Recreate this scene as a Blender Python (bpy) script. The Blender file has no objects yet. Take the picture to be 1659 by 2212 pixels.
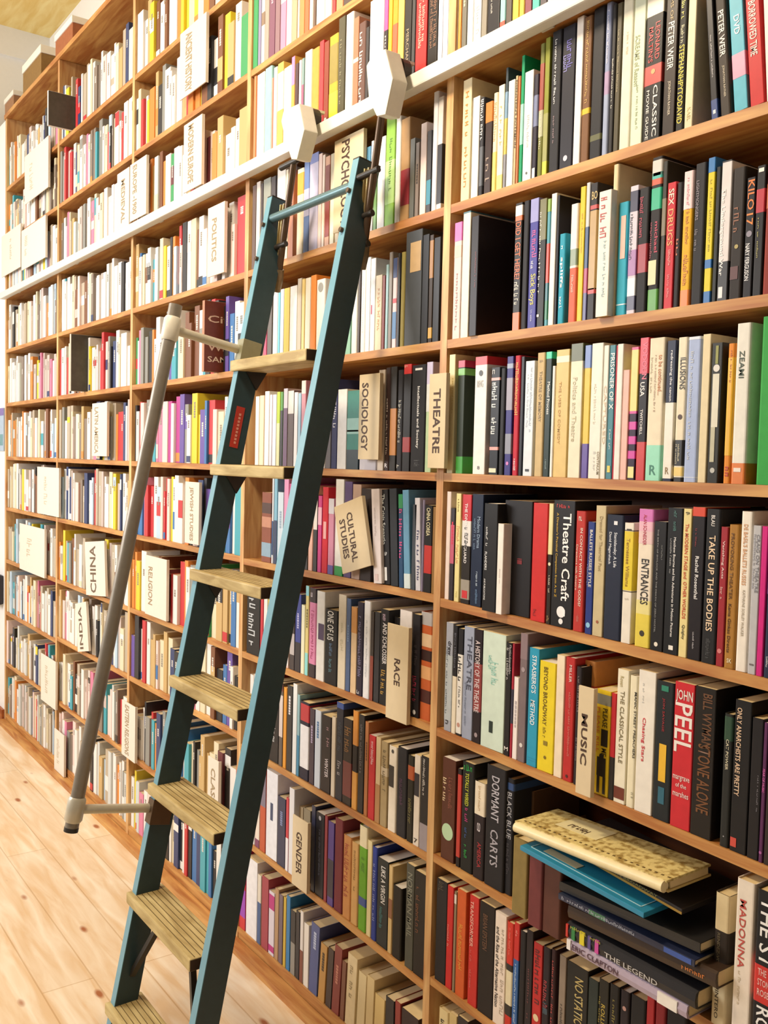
import bpy, bmesh, math, random
from mathutils import Vector, Matrix
R=random.Random(7)
sc=bpy.context.scene
COL=sc.collection
# ---------------------------------------------------------------- camera
CW,CH=1659,2212
CP=Vector((1.57694,-1.26766,1.46404)); CF=2023.25
CR=Vector((0.58127951,0.81335666,0.02377138)); CU=Vector((-0.05785351,0.01217087,0.99825089)); CFW=Vector((-0.81164469,0.58163804,-0.05413021))
cam=bpy.data.cameras.new('camera'); cam.sensor_fit='HORIZONTAL'; cam.sensor_width=36; cam.lens=36*CF/CW; cam.clip_start=.02
camo=bpy.data.objects.new('camera',cam); COL.objects.link(camo)
M=Matrix((CR,CU,-CFW)).transposed().to_4x4(); M.translation=CP; camo.matrix_world=M
sc.camera=camo
# ---------------------------------------------------------------- light and exposure
sc.view_settings.view_transform='Standard'; sc.view_settings.look='None'
sc.view_settings.exposure=0.0; sc.view_settings.gamma=1.0
WORLD=.2
w=bpy.data.worlds.new('world'); sc.world=w; w.use_nodes=True
w.node_tree.nodes['Background'].inputs[0].default_value=(1,.95,.9,1); w.node_tree.nodes['Background'].inputs[1].default_value=WORLD
def area(name,loc,tgt,sx,sy,power,col):
    l=bpy.data.lights.new(name,'AREA'); l.shape='RECTANGLE'; l.size=sx; l.size_y=sy; l.energy=power; l.color=col
    o=bpy.data.objects.new(name,l); COL.objects.link(o); o.location=loc
    o.rotation_euler=(Vector(tgt)-Vector(loc)).to_track_quat('-Z','Y').to_euler(); return o
area('window_light',(-2.8,-3.0,2.35),(-1.0,0,1.0),2.0,1.3,122,(1,.98,.97))
area('ceiling_light',(-1.9,-1.3,3.6),(-1.9,0,1.6),2.2,.3,14,(1,.93,.84))
area('ceiling_light',(-.25,-1.1,3.05),(.1,0,1.5),.3,.3,34,(1,.83,.62))
# ---------------------------------------------------------------- geometry of the wall of shelves
PITCH=.92; WB=.0225; TB=.018; DEP=.25
LV={-3:3.205,-2:2.848,-1:2.574,0:2.288,1:2.006,2:1.724,3:1.442,4:1.172,5:.892,6:.612,7:.335,8:.055}
TILT={('A',4):(1.173,1.152),('A',5):(.891,.873),('A',6):(.612,.59),('B',7):(.338,.311),('B',6):(.614,.603),('B',4):(1.168,1.178),('D',6):(.628,.632),('C',6):(.632,.64)}
BAYX={'A':0.,'B':-PITCH,'C':-2*PITCH,'D':-3*PITCH,'E':-4*PITCH}
def zl(b,l,X):
    a,c=TILT.get((b,l),(LV[l],LV[l])); return a+(c-a)*(X-BAYX[b])/PITCH
def proj(P):
    d=Vector(P)-CP; z=d.dot(CFW); return CW/2+CF*d.dot(CR)/z, CH/2-CF*d.dot(CU)/z
def ray(u,v): return CFW+CR*((u-CW/2)/CF)-CU*((v-CH/2)/CF)
def at(u,v,y):
    d=ray(u,v); return CP+d*((y-CP.y)/d.y)
def xat(u,b,l,y):
    lo,hi=BAYX[b]-.2,BAYX[b]+PITCH+.3
    for _ in range(40):
        m=(lo+hi)/2
        if proj((m,y,zl(b,l,m)))[0]<u: lo=m
        else: hi=m
    return (lo+hi)/2
def zat(v,X,y):
    lo,hi=-.5,4
    for _ in range(40):
        m=(lo+hi)/2
        if proj((X,y,m))[1]>v: lo=m
        else: hi=m
    return (lo+hi)/2
# ---------------------------------------------------------------- materials
def lin(c): return c/12.92 if c<=.04045 else ((c+.055)/1.055)**2.4
def rgb(h):
    if len(h)==3: h=''.join(a*2 for a in h)
    return tuple(lin(int(h[i:i+2],16)/255) for i in (0,2,4))+(1,)
MC={}
def mat(h,rough=.5,noise=.12,metal=0,spec=.4):
    k=(h,rough,metal,noise)
    if k in MC: return MC[k]
    m=bpy.data.materials.new('paint_'+h); m.use_nodes=True; nt=m.node_tree; b=nt.nodes['Principled BSDF']
    c=rgb(h)
    if noise:
        n=nt.nodes.new('ShaderNodeTexNoise'); n.inputs['Scale'].default_value=60; n.inputs['Detail'].default_value=3
        g=nt.nodes.new('ShaderNodeNewGeometry'); nt.links.new(g.outputs['Position'],n.inputs['Vector'])
        x=nt.nodes.new('ShaderNodeMixRGB'); x.blend_type='MIX'
        x.inputs[1].default_value=tuple(v*(1-noise) for v in c[:3])+(1,)
        x.inputs[2].default_value=tuple(min(1,v*(1+noise)) for v in c[:3])+(1,)
        nt.links.new(n.outputs['Fac'],x.inputs[0]); nt.links.new(x.outputs[0],b.inputs['Base Color'])
    else: b.inputs['Base Color'].default_value=c
    b.inputs['Roughness'].default_value=rough; b.inputs['Metallic'].default_value=metal
    b.inputs['Specular IOR Level'].default_value=spec
    MC[k]=m; return m
def wood(name,c1,c2,scale=(1.5,14,14),rough=.5,knots=False,planks=None):
    m=bpy.data.materials.new(name); m.use_nodes=True; nt=m.node_tree; b=nt.nodes['Principled BSDF']; N=nt.nodes.new; L=nt.links.new
    g=N('ShaderNodeNewGeometry'); mp=N('ShaderNodeMapping'); mp.inputs['Scale'].default_value=scale; L(g.outputs['Position'],mp.inputs['Vector'])
    n=N('ShaderNodeTexNoise'); n.inputs['Scale'].default_value=3; n.inputs['Detail'].default_value=6; n.inputs['Distortion'].default_value=.6; L(mp.outputs[0],n.inputs['Vector'])
    r=N('ShaderNodeValToRGB'); r.color_ramp.elements[0].position=.35; r.color_ramp.elements[1].position=.68
    r.color_ramp.elements[0].color=rgb(c1); r.color_ramp.elements[1].color=rgb(c2); L(n.outputs['Fac'],r.inputs[0]); out=r.outputs[0]
    if planks:
        pm=N('ShaderNodeMapping'); pm.inputs['Scale'].default_value=(1,1,1); L(g.outputs['Position'],pm.inputs['Vector'])
        br=N('ShaderNodeTexBrick'); br.inputs['Scale'].default_value=1; br.inputs['Brick Width'].default_value=planks[0]; br.inputs['Row Height'].default_value=planks[1]
        br.inputs['Mortar Size'].default_value=.0022; br.inputs['Color1'].default_value=(1,1,1,1); br.inputs['Color2'].default_value=(.86,.83,.8,1); br.inputs['Mortar'].default_value=(.66,.55,.42,1)
        L(pm.outputs[0],br.inputs['Vector']); mx=N('ShaderNodeMixRGB'); mx.blend_type='MULTIPLY'; mx.inputs[0].default_value=.8; L(out,mx.inputs[1]); L(br.outputs['Color'],mx.inputs[2]); out=mx.outputs[0]
    if knots:
        km=N('ShaderNodeMapping'); km.inputs['Scale'].default_value=(4.2,10,10); L(g.outputs['Position'],km.inputs['Vector'])
        v=N('ShaderNodeTexVoronoi'); v.inputs['Scale'].default_value=1.0; L(km.outputs[0],v.inputs['Vector'])
        kr=N('ShaderNodeValToRGB'); kr.color_ramp.elements[0].position=.06; kr.color_ramp.elements[1].position=.13; kr.color_ramp.elements[0].color=(0,0,0,1); kr.color_ramp.elements[1].color=(1,1,1,1); L(v.outputs['Distance'],kr.inputs[0])
        mx=N('ShaderNodeMixRGB'); mx.inputs[1].default_value=rgb('a05c2c'); L(kr.outputs[0],mx.inputs[0]); L(out,mx.inputs[2]); out=mx.outputs[0]
    L(out,b.inputs['Base Color']); b.inputs['Roughness'].default_value=rough
    return m
W_SHELF=wood('shelf_pine','a86832','d2a05c')
W_UP=wood('upright_pine','bc8450','e6c084',(14,14,1.5))
W_FLOOR=wood('floor_pine','e2c296','f4e6cc',(1.2,9,9),.35,True,(1.9,.14))
W_TREAD=wood('tread_oak','a8905a','cdb880',(3,14,14),.6)
W_CEIL=wood('ceiling_pine','e0c070','efdc9a',(1.5,8,8),.6)
W_BACK=wood('back_board','6a3a1e','8a5028')
M_WHITE=mat('ecebe8',.7,.03); M_RAIL=mat('dedcd2',.45,.05); M_PAGE=mat('e0c894',.8,.1); M_PAGEW=mat('e6dccb',.8,.08)
# ---------------------------------------------------------------- helpers
def tag(o,label=None,cat=None,group=None,kind=None):
    if label: o['label']=label
    if cat: o['category']=cat
    if group: o['group']=group
    if kind: o['kind']=kind
    return o
def link(name,me,parent=None,m=None):
    o=bpy.data.objects.new(name,me); COL.objects.link(o)
    if m is not None: me.materials.append(m)
    if parent is not None: o.parent=parent
    return o
def empty(name,loc=(0,0,0)):
    o=bpy.data.objects.new(name,None); COL.objects.link(o); o.location=loc; o.empty_display_size=.05; return o
def box(bm,a,b,mtx=None):
    vs=[bm.verts.new((x,y,z)) for x in (a[0],b[0]) for y in (a[1],b[1]) for z in (a[2],b[2])]
    for f in ((0,1,3,2),(4,6,7,5),(0,4,5,1),(2,3,7,6),(0,2,6,4),(1,5,7,3)): bm.faces.new([vs[i] for i in f])
    if mtx is not None:
        for v in vs: v.co=mtx@v.co
    return vs
def tomesh(bm,name,bevel=0):
    if bevel: bmesh.ops.bevel(bm,geom=list(bm.edges),offset=bevel,segments=2,affect='EDGES',profile=.6)
    bmesh.ops.recalc_face_normals(bm,faces=bm.faces)
    me=bpy.data.meshes.new(name); bm.to_mesh(me); bm.free(); return me
def boxobj(name,a,b,m,parent=None,bevel=0):
    bm=bmesh.new(); box(bm,a,b); return link(name,tomesh(bm,name,bevel),parent,m)
def prism(bm,pts,z0,z1,cap=True):
    n=len(pts); lo=[bm.verts.new((x,y,z0)) for x,y in pts]; hi=[bm.verts.new((x,y,z1)) for x,y in pts]
    for i in range(n): bm.faces.new((lo[i],lo[(i+1)%n],hi[(i+1)%n],hi[i]))
    if cap: bm.faces.new(lo[::-1]); bm.faces.new(hi)
def tube(bm,pts,r,n=12,cap=True):
    rings=[]; up=None
    for i,p in enumerate(pts):
        p=Vector(p); a=Vector(pts[max(0,i-1)]); c=Vector(pts[min(len(pts)-1,i+1)]); t=(c-a).normalized()
        u=t.orthogonal() if up is None else (up-t*up.dot(t)); u.normalize(); up=u; v=t.cross(u)
        rr=r[i] if isinstance(r,(list,tuple)) else r
        rings.append([bm.verts.new(p+u*rr*math.cos(2*math.pi*k/n)+v*rr*math.sin(2*math.pi*k/n)) for k in range(n)])
    for a,b in zip(rings,rings[1:]):
        for k in range(n): bm.faces.new((a[k],a[(k+1)%n],b[(k+1)%n],b[k]))
    if cap: bm.faces.new(rings[0][::-1]); bm.faces.new(rings[-1])
def smooth(me):
    for p in me.polygons: p.use_smooth=True
def tubeobj(name,pts,r,m,parent=None,n=14):
    bm=bmesh.new(); tube(bm,pts,r,n); me=tomesh(bm,name); smooth(me)
    me.set_sharp_from_angle(angle=.7) if hasattr(me,'set_sharp_from_angle') else None
    return link(name,me,parent,m)
DG=[0]
def textmesh(s,bold=.0):
    cu=bpy.data.curves.new('lettering','FONT'); cu.body=s; cu.size=1; cu.resolution_u=2; cu.offset=bold; cu.align_x='LEFT'
    o=bpy.data.objects.new('lettering',cu); COL.objects.link(o)
    dg=bpy.context.evaluated_depsgraph_get(); me=bpy.data.meshes.new_from_object(o.evaluated_get(dg)); 
    bpy.data.objects.remove(o); bpy.data.curves.remove(cu)
    if not me.vertices: return None,(0,0,1,1)
    xs=[v.co.x for v in me.vertices]; ys=[v.co.y for v in me.vertices]
    return me,(min(xs),min(ys),max(xs),max(ys))
def blobmesh(n,rr):
    bm=bmesh.new(); x=0
    def box(bm,a,b): bm.faces.new([bm.verts.new(v) for v in ((a[0],a[1],0),(b[0],a[1],0),(b[0],b[1],0),(a[0],b[1],0))])
    for i in range(n):
        wd=rr.choice((.5,.6,.75)); 
        if rr.random()<.16: x+=.55; continue
        y0=rr.choice((0,0,.1)); y1=rr.choice((.7,.75,1))
        # little letter-like marks: two stems and a bar
        box(bm,(x,y0,0),(x+.16,y1,.01)); 
        if rr.random()<.8: box(bm,(x+wd-.16,y0,0),(x+wd,y1*rr.choice((.75,1)),.01))
        yy=rr.choice((y0,.4,y1-.16)); box(bm,(x+.16,yy,0),(x+wd-.16,yy+.15,.01))
        x+=wd+.2
    me=bpy.data.meshes.new('lettering'); bm.to_mesh(me); bm.free(); return me,(0,0,max(x,.5),1)
def lettering(txt,x0,x1,z0,z1,y,mt,parent,mode='d',bold=.012,name='lettering'):
    """text fills the box x0..x1 , z0..z1 on the plane y; mode d reads down, u reads up, h upright"""
    if txt.startswith('~'): me,bb=blobmesh(int(txt[1:]),R)
    else: me,bb=textmesh(txt,bold)
    if me is None: return
    w_,h_=bb[2]-bb[0],bb[3]-bb[1]
    for v in me.vertices:
        a=(v.co.x-bb[0])/w_; b=(v.co.y-bb[1])/h_; dz=v.co.z*0.0
        if mode=='d': v.co=(x0+(x1-x0)*b, y-dz, z1-(z1-z0)*a)
        elif mode=='u': v.co=(x1-(x1-x0)*b, y-dz, z0+(z1-z0)*a)
        else: v.co=(x0+(x1-x0)*a, y-dz, z0+(z1-z0)*b)
    o=link(name,me,parent); me.materials.clear(); me.materials.append(mt); return o
# ---------------------------------------------------------------- the book
def profile(t,d,r,inset=0):
    """outline of a cover seen from above, spine at y=0, boards running back to y=d"""
    k=[]
    for a in (0,30,60,90):
        a=math.radians(a); k.append((r-r*math.cos(a),r-r*math.sin(a)))
    left=[(0,d)]+k
    right=[(t-x,y) for x,y in reversed(left)]
    return left+right[0:]
def cover_mesh(t,h,d,hard,co=.0012):
    r=min(t*.32,.004 if hard else .0018)
    out=profile(t,d,r); inn=[(min(max(x,co),t-co), max(y,co) if y<d else y) for x,y in out]
    bm=bmesh.new(); n=len(out); V=[[bm.verts.new((x,y,z)) for x,y in P] for P in (out,inn) for z in (0,h)]
    ol,oh,il,ih=V
    for i in range(n-1):
        bm.faces.new((ol[i],ol[i+1],oh[i+1],oh[i])); bm.faces.new((il[i+1],il[i],ih[i],ih[i+1]))
        bm.faces.new((oh[i],oh[i+1],ih[i+1],ih[i])); bm.faces.new((ol[i+1],ol[i],il[i],il[i+1]))
    bm.faces.new((ol[0],oh[0],ih[0],il[0])); bm.faces.new((ol[-1],il[-1],ih[-1],oh[-1]))
    me=bpy.data.meshes.new('book'); bm.to_mesh(me); bm.free(); return me,out
def band_mesh(out,z0,z1,t,side=.02):
    """a printed colour field wrapped over the spine and a little round onto the boards"""
    o=.00025; pts=[(x+(-o if x<t/2 else o), y-o if y<side else min(y,side)) for x,y in out]
    bm=bmesh.new(); lo=[bm.verts.new((x,y,z0)) for x,y in pts]; hi=[bm.verts.new((x,y,z1)) for x,y in pts]
    for i in range(len(pts)-1): bm.faces.new((lo[i],lo[i+1],hi[i+1],hi[i]))
    me=bpy.data.meshes.new('spine_band'); bm.to_mesh(me); bm.free(); return me
ORD='first second third fourth fifth sixth seventh eighth ninth tenth eleventh twelfth thirteenth fourteenth fifteenth sixteenth seventeenth eighteenth nineteenth twentieth'.split()
ORD+=['twenty-'+a for a in ORD[:9]]+['thirtieth']+['thirty-'+a for a in ORD[:9]]+['fortieth']
SEEN={}
def mklabel(desc,n,place,group):
    extra=place[0]; s=f"{desc} book, {ORD[n]} from left, {extra}"
    if len(s.split())>16: s=f"{desc}, {ORD[n]} book, {place[1]}"
    return ' '.join(s.split()[:16])
def make_book(X0,X1,zb,h,col,parts,desc,n,place,group,y=.004,lean=0,hard=None,page=None,d=None):
    t=max(.004,X1-X0-.0004)
    d=d or min(.19,max(.1,h*.66)); 
    if hard is None: hard=R.random()<.35
    me,out=cover_mesh(t,h,d,hard)
    bk=link('book',me,None,mat(col,.5 if hard else .38,.12,0,.22)); bk.location=(X0+.0002,y,zb+.0003)
    if lean: bk.rotation_euler=(0,-math.radians(lean),0)
    ti=.0025 if hard else .0004
    pg=bmesh.new(); box(pg,(.0013,.0014,ti),(t-.0013,d-(.004 if hard else .0006),h-ti)); pm=tomesh(pg,'page_block')
    link('page_block',pm,bk,page or (M_PAGE if R.random()<.7 else M_PAGEW))
    for p in parts:
        f=p[1:].split(',') if p[0]!='T' else p[1:].rsplit(',',6)
        if p[0]=='b':   # b hex,f0,f1   fractions from the top
            z1=h*(1-float(f[1])); z0=h*(1-float(f[2]))
            link('spine_band',band_mesh(out,z0,z1,t,min(d*.9,.12)),bk,mat(f[0],.35))
        elif p[0]=='T': # T text,f0,f1,hex,height fraction,centre fraction,mode
            txt,f0,f1,hx,hf,cf,mode=f; f0,f1,hf,cf=map(float,(f0,f1,hf,cf))
            if mode=='h': lettering(txt,t*(cf-hf/2),t*(cf+hf/2),h*(1-f1),h*(1-f0),-.0006,mat(hx,.4,0),bk,'h')
            else: lettering(txt,t*(cf-hf/2),t*(cf+hf/2),h*(1-f1),h*(1-f0),-.0006,mat(hx,.4,0),bk,mode)
        elif p[0]=='o': # disc: o hex,f,size
            hx,fz,sz=f; bm=bmesh.new(); bmesh.ops.create_circle(bm,cap_ends=True,segments=20,radius=t*float(sz),matrix=Matrix.Translation((t/2,-.0006,h*(1-float(fz))))@Matrix.Rotation(math.pi/2,4,'X')); link('emblem',tomesh(bm,'emblem'),bk,mat(hx,.4,0))
        elif p[0]=='s': # sticker: s hex,f0,f1,cx,w
            hx,f0,f1,cx,wd=f; z1=h*(1-float(f0)); z0=h*(1-float(f1)); cx=float(cx)*t; wd=float(wd)*t/2
            boxobj('spine_label',(cx-wd,-.0007,z0),(cx+wd,-.0004,z1),mat(hx,.4),bk)
    tag(bk,mklabel(desc,n,place,group),'book',group); return bk
ROWNAME={('A',-1):('above the rail, right bay','top right above the rail'),
('A',0):('just below the rail, right bay','just below the rail, right bay'),
('A',1):('second shelf below rail, right bay','second shelf below rail, right bay'),
('A',2):('THEATRE sign row, right bay','THEATRE sign row, right bay'),
('A',3):('row under THEATRE sign row, right bay','row below THEATRE sign, right bay'),
('A',4):('MUSIC sign row, right bay','MUSIC sign row, right bay'),
('A',5):('row with lying books, right bay','row with lying books, right bay'),
('A',6):('row below the lying books, right bay','below the lying books, right bay'),
('A',7):('lowest row seen, right bay','lowest row, right bay'),
('B',-2):('highest row, bay behind ladder','highest row behind ladder'),
('B',-1):('row on the rail, bay behind ladder','on the rail behind ladder'),
('B',0):('row just below rail, behind ladder','just below rail behind ladder'),
('B',1):('row below ladder top, behind ladder','second row below rail behind ladder'),
('B',2):('SOCIOLOGY sign row behind ladder','SOCIOLOGY sign row'),
('B',3):('CULTURAL STUDIES sign row behind ladder','CULTURAL STUDIES sign row'),
('B',4):('RACE sign row behind ladder','RACE sign row'),
('B',5):('row between RACE and GENDER signs','between RACE and GENDER rows'),
('B',6):('GENDER sign row behind ladder','GENDER sign row'),
('B',7):('bottom row behind ladder','bottom row behind ladder')}
def lv_of(row): return row+1   # books of row r stand on level r+1
def build_row(bay,lev,txt):
    """lev: the shelf level the row stands on.  lines: x0 x1 ytop[ opts];hex;desc;part;part..."""
    n=0; place=ROWNAME[(bay,lev-1)]
    for ln in txt.strip().split('\n'):
        f=[a for a in ln.strip().split(';') if a!='']
        g=f[0].split(); u0,u1,vt=float(g[0]),float(g[1]),g[2]; o=dict(a.split('=') for a in g[3:])
        y=float(o.get('y',.004)); lean=float(o.get('l',0))
        X0,X1=xat(u0,bay,lev,y),xat(u1,bay,lev,y)
        X0=max(X0,BAYX[bay]+WB+.001)
        if bay!='A': X1=min(X1,BAYX[bay]+PITCH-.001)
        if X1-X0<.004: X1=X0+.004
        zb=max(zl(bay,lev,X0),zl(bay,lev,X1))
        up=zl(bay,lev-1,X0)-TB if lev>-2 else 3.2
        if lev==0: up=LV[-1]-TB
        if vt=='-': h=.205+.03*R.random()
        else: h=zat(float(vt),X0,y)-zb
        h=max(.09,min(h,up-zb-.004))
        a,b=proj((X0,y,zb)),proj((X1,y,zb+h)); area_=abs(b[0]-a[0])*(a[1]-max(0,b[1]))
        SPECS.append(dict(X0=X0,X1=X1,zb=zb,h=h,col=f[1],parts=f[3:],desc=f[2],n=n,place=place,group='books '+place[0],y=y,lean=lean,area=area_)); n+=1
SPECS=[]
# ---------------------------------------------------------------- books, right bay
build_row('A',0,'''967 981 -;efeeea;white
982 994 -;e0922e;orange with white label;se8e4dc,.78,.97,.5,.8
995 1006 -;6a6658;dark olive;T~10,.1,.7,c8c0a0,.4,.5,d
1007 1020 -;ecebe6;plain white
1021 1037 -;e8e8e8;white;T~14,.1,.8,c8c8c8,.4,.5,d
1038 1050 -;8c8474;brown-grey;bd8d4c4,.85,1
1051 1077 -;262428;black with two dotted white lines;T~24,.1,.66,d8d4cc,.14,.35,d;T~24,.15,.55,d8d4cc,.14,.65,d
1078 1090 -;8ec6c0;teal and red;bd84a34,.8,1
1091 1104 -;4a3a2c;brown;T~12,.2,.6,c8b040,.4,.5,d
1105 1119 -;e4c62c;yellow
1120 1131 -;dcb42e;darker yellow
1132 1147 -;7a2436;maroon with white mark;se8e0dc,.72,.9,.5,.8
1148 1164 -;3abfa8;turquoise
1165 1180 -;3a2c38;dark purple
1181 1200 -;d8d4cc;pale grey''')
build_row('A',1,'''994 1013 176;e6d6ae;cream with orange capitals;T~16,.1,.9,cf8a3a,.35,.5,d
1016 1031 213;ecebe8;white
1032 1041 213;34343a;black and grey with white capitals;T~10,.02,.45,e6e4e0,.7,.5,d;b5c6068,.5,.9
1044 1059 224;3a2a26;dark brown with orange top;bd07c28,.0,.22;T~5,.55,.9,9c8878,.6,.5,d
1060 1070 203;ecdfc0;cream with pale orange lettering;T~9,.1,.5,e0a878,.5,.5,d;be6d270,.6,1
1071 1084 187;ece6d0;cream with yellow foot;bdfd27c,.86,1;T~8,.2,.6,d8b878,.4,.5,d
1085 1091 148;3c4a52;dark with blue and yellow fields;b7fa2c0,.2,.42;bcfc060,.42,.72;b8c8c94,.72,1
1092 1106 177;e8e6e2;white
1107 1112 165;cdbb92;tan with black capitals;TEISENSTEIN'S POTEMKIN,.04,.66,4a3a30,.7,.5,d
1113 1118 166;dc7636;orange
1119 1126 122;1c9c68;bright green and teal;b9ad4c4,.38,.7
1127 1146 158;e6e6e2;wide white;T~8,.4,.7,cfcfcc,.25,.5,d;o555555,.93,.1
1147 1157 163;343040;dark blue-black;b7880a4,.2,.5;se0e0e0,.9,1,.5,.6
1158 1169 97;7a7c3c;olive with red band;b9c4a3c,.15,.5;bb9ba9a,.5,.7;T~8,.52,.8,e0d8c0,.3,.5,d
1169.5 1180 84;8c9034;yellow-green mottled;b9c9c5c,.55,.9;bc8c83a,.9,1
1183 1205 72;242327;black with dotted white capitals;T~19,.06,.52,e8e6e4,.22,.45,d;T~7,.6,.8,9a8288,.15,.45,d
1207 1234 62;27262f;black with violet lettering;T~6,.1,.3,6a62b8,.5,.6,d;oc8c8d8,.93,.17;T~5,.2,.34,8a88c8,.3,.25,d
1236 1251 35;f0eae4;tall bright white;
1252 1270 40;7c5636;brown with gold capitals and yellow band;T~22,.03,.6,c8a054,.3,.5,d;bdcb822,.63,.67
1271 1297 20;222124;black;b5a5a30,.84,.88
1298 1311 9;8e98b8;blue-grey;T~20,.05,.4,dcdce8,.3,.5,d;ba890b4,.45,.6;b98a4c0,.6,1
1312 1322 12;2c2a2a;black thin;T~18,.35,.7,e0dcd0,.3,.5,d
1323 1334 9;57503c;olive-brown;T~22,.18,.6,b0a480,.3,.5,d
1335 1359 -40;e6e2cc;wide cream;T~12,.25,.4,d8c8b0,.22,.5,d
1360 1385 -60;dde4cc;pale green reading Screams of Reason;TSCREAMS of Reason,.3,.62,a8b48c,.4,.35,d;T~20,.62,.9,98a87c,.2,.5,d
1387 1424 -50;24211f;thick black reading Classic Movie Guide;be6dfcc,.0,.22;TLEONARD,.27,.5,c8383a,.27,.7,d;TMALTIN'S,.29,.51,c8383a,.27,.32,d;bc04a44,.53,.65;oe0a468,.57,.12;TCLASSIC,.66,.98,e8e4e0,.26,.68,d;TMOVIE GUIDE,.68,.99,e0dcd4,.17,.25,d
1429 1455 -60;3a302a;dark brown, upright, white capitals;TTHE FILMS OF,.0,.3,b09868,.25,.5,d;TPETER WEIR,.31,.6,e8e4dc,.5,.5,d;TJONATHAN RAYNER,.67,.88,c8bca8,.28,.5,d
1457 1476 -40;28251f;black with bold yellow capitals;T~7,.1,.27,d8cc50,.4,.5,d;T~6,.3,.42,c8c4a0,.4,.5,d;TSTEPHANHPYTODAVID,.43,.95,d8c83a,.6,.5,d
1477 1495 -40;e4d8b4;cream;TKAEL,.86,.95,d8c890,.4,.5,d
1537 1552 -30 l=6;232226;black leaning, blue foot;b27407c,.85,1;T~24,.35,.68,d0ccd0,.2,.5,d;sc8d4e0,.93,.96,.5,.4
1556 1580 -40 l=6;3c332b;leaning dark brown;TPETER WEIR,.2,.55,e6e2da,.5,.5,d;TJONATHAN RAYNER,.62,.86,c0b49c,.25,.5,d
1586 1616 -40 l=6;62b6cc;leaning light blue with pink patch;b58b0c8,0,.1;bdc9cb8,.55,.74;TDVD,.25,.4,f0f0f0,.4,.5,d
1621 1652 -60 l=6;c62f30;leaning red reading Borrowed Time;TBORROWED TIME,.2,.62,ecdcd4,.5,.45,d
1656 1690 -60 l=5;ece8dc;leaning cream''')
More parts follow.
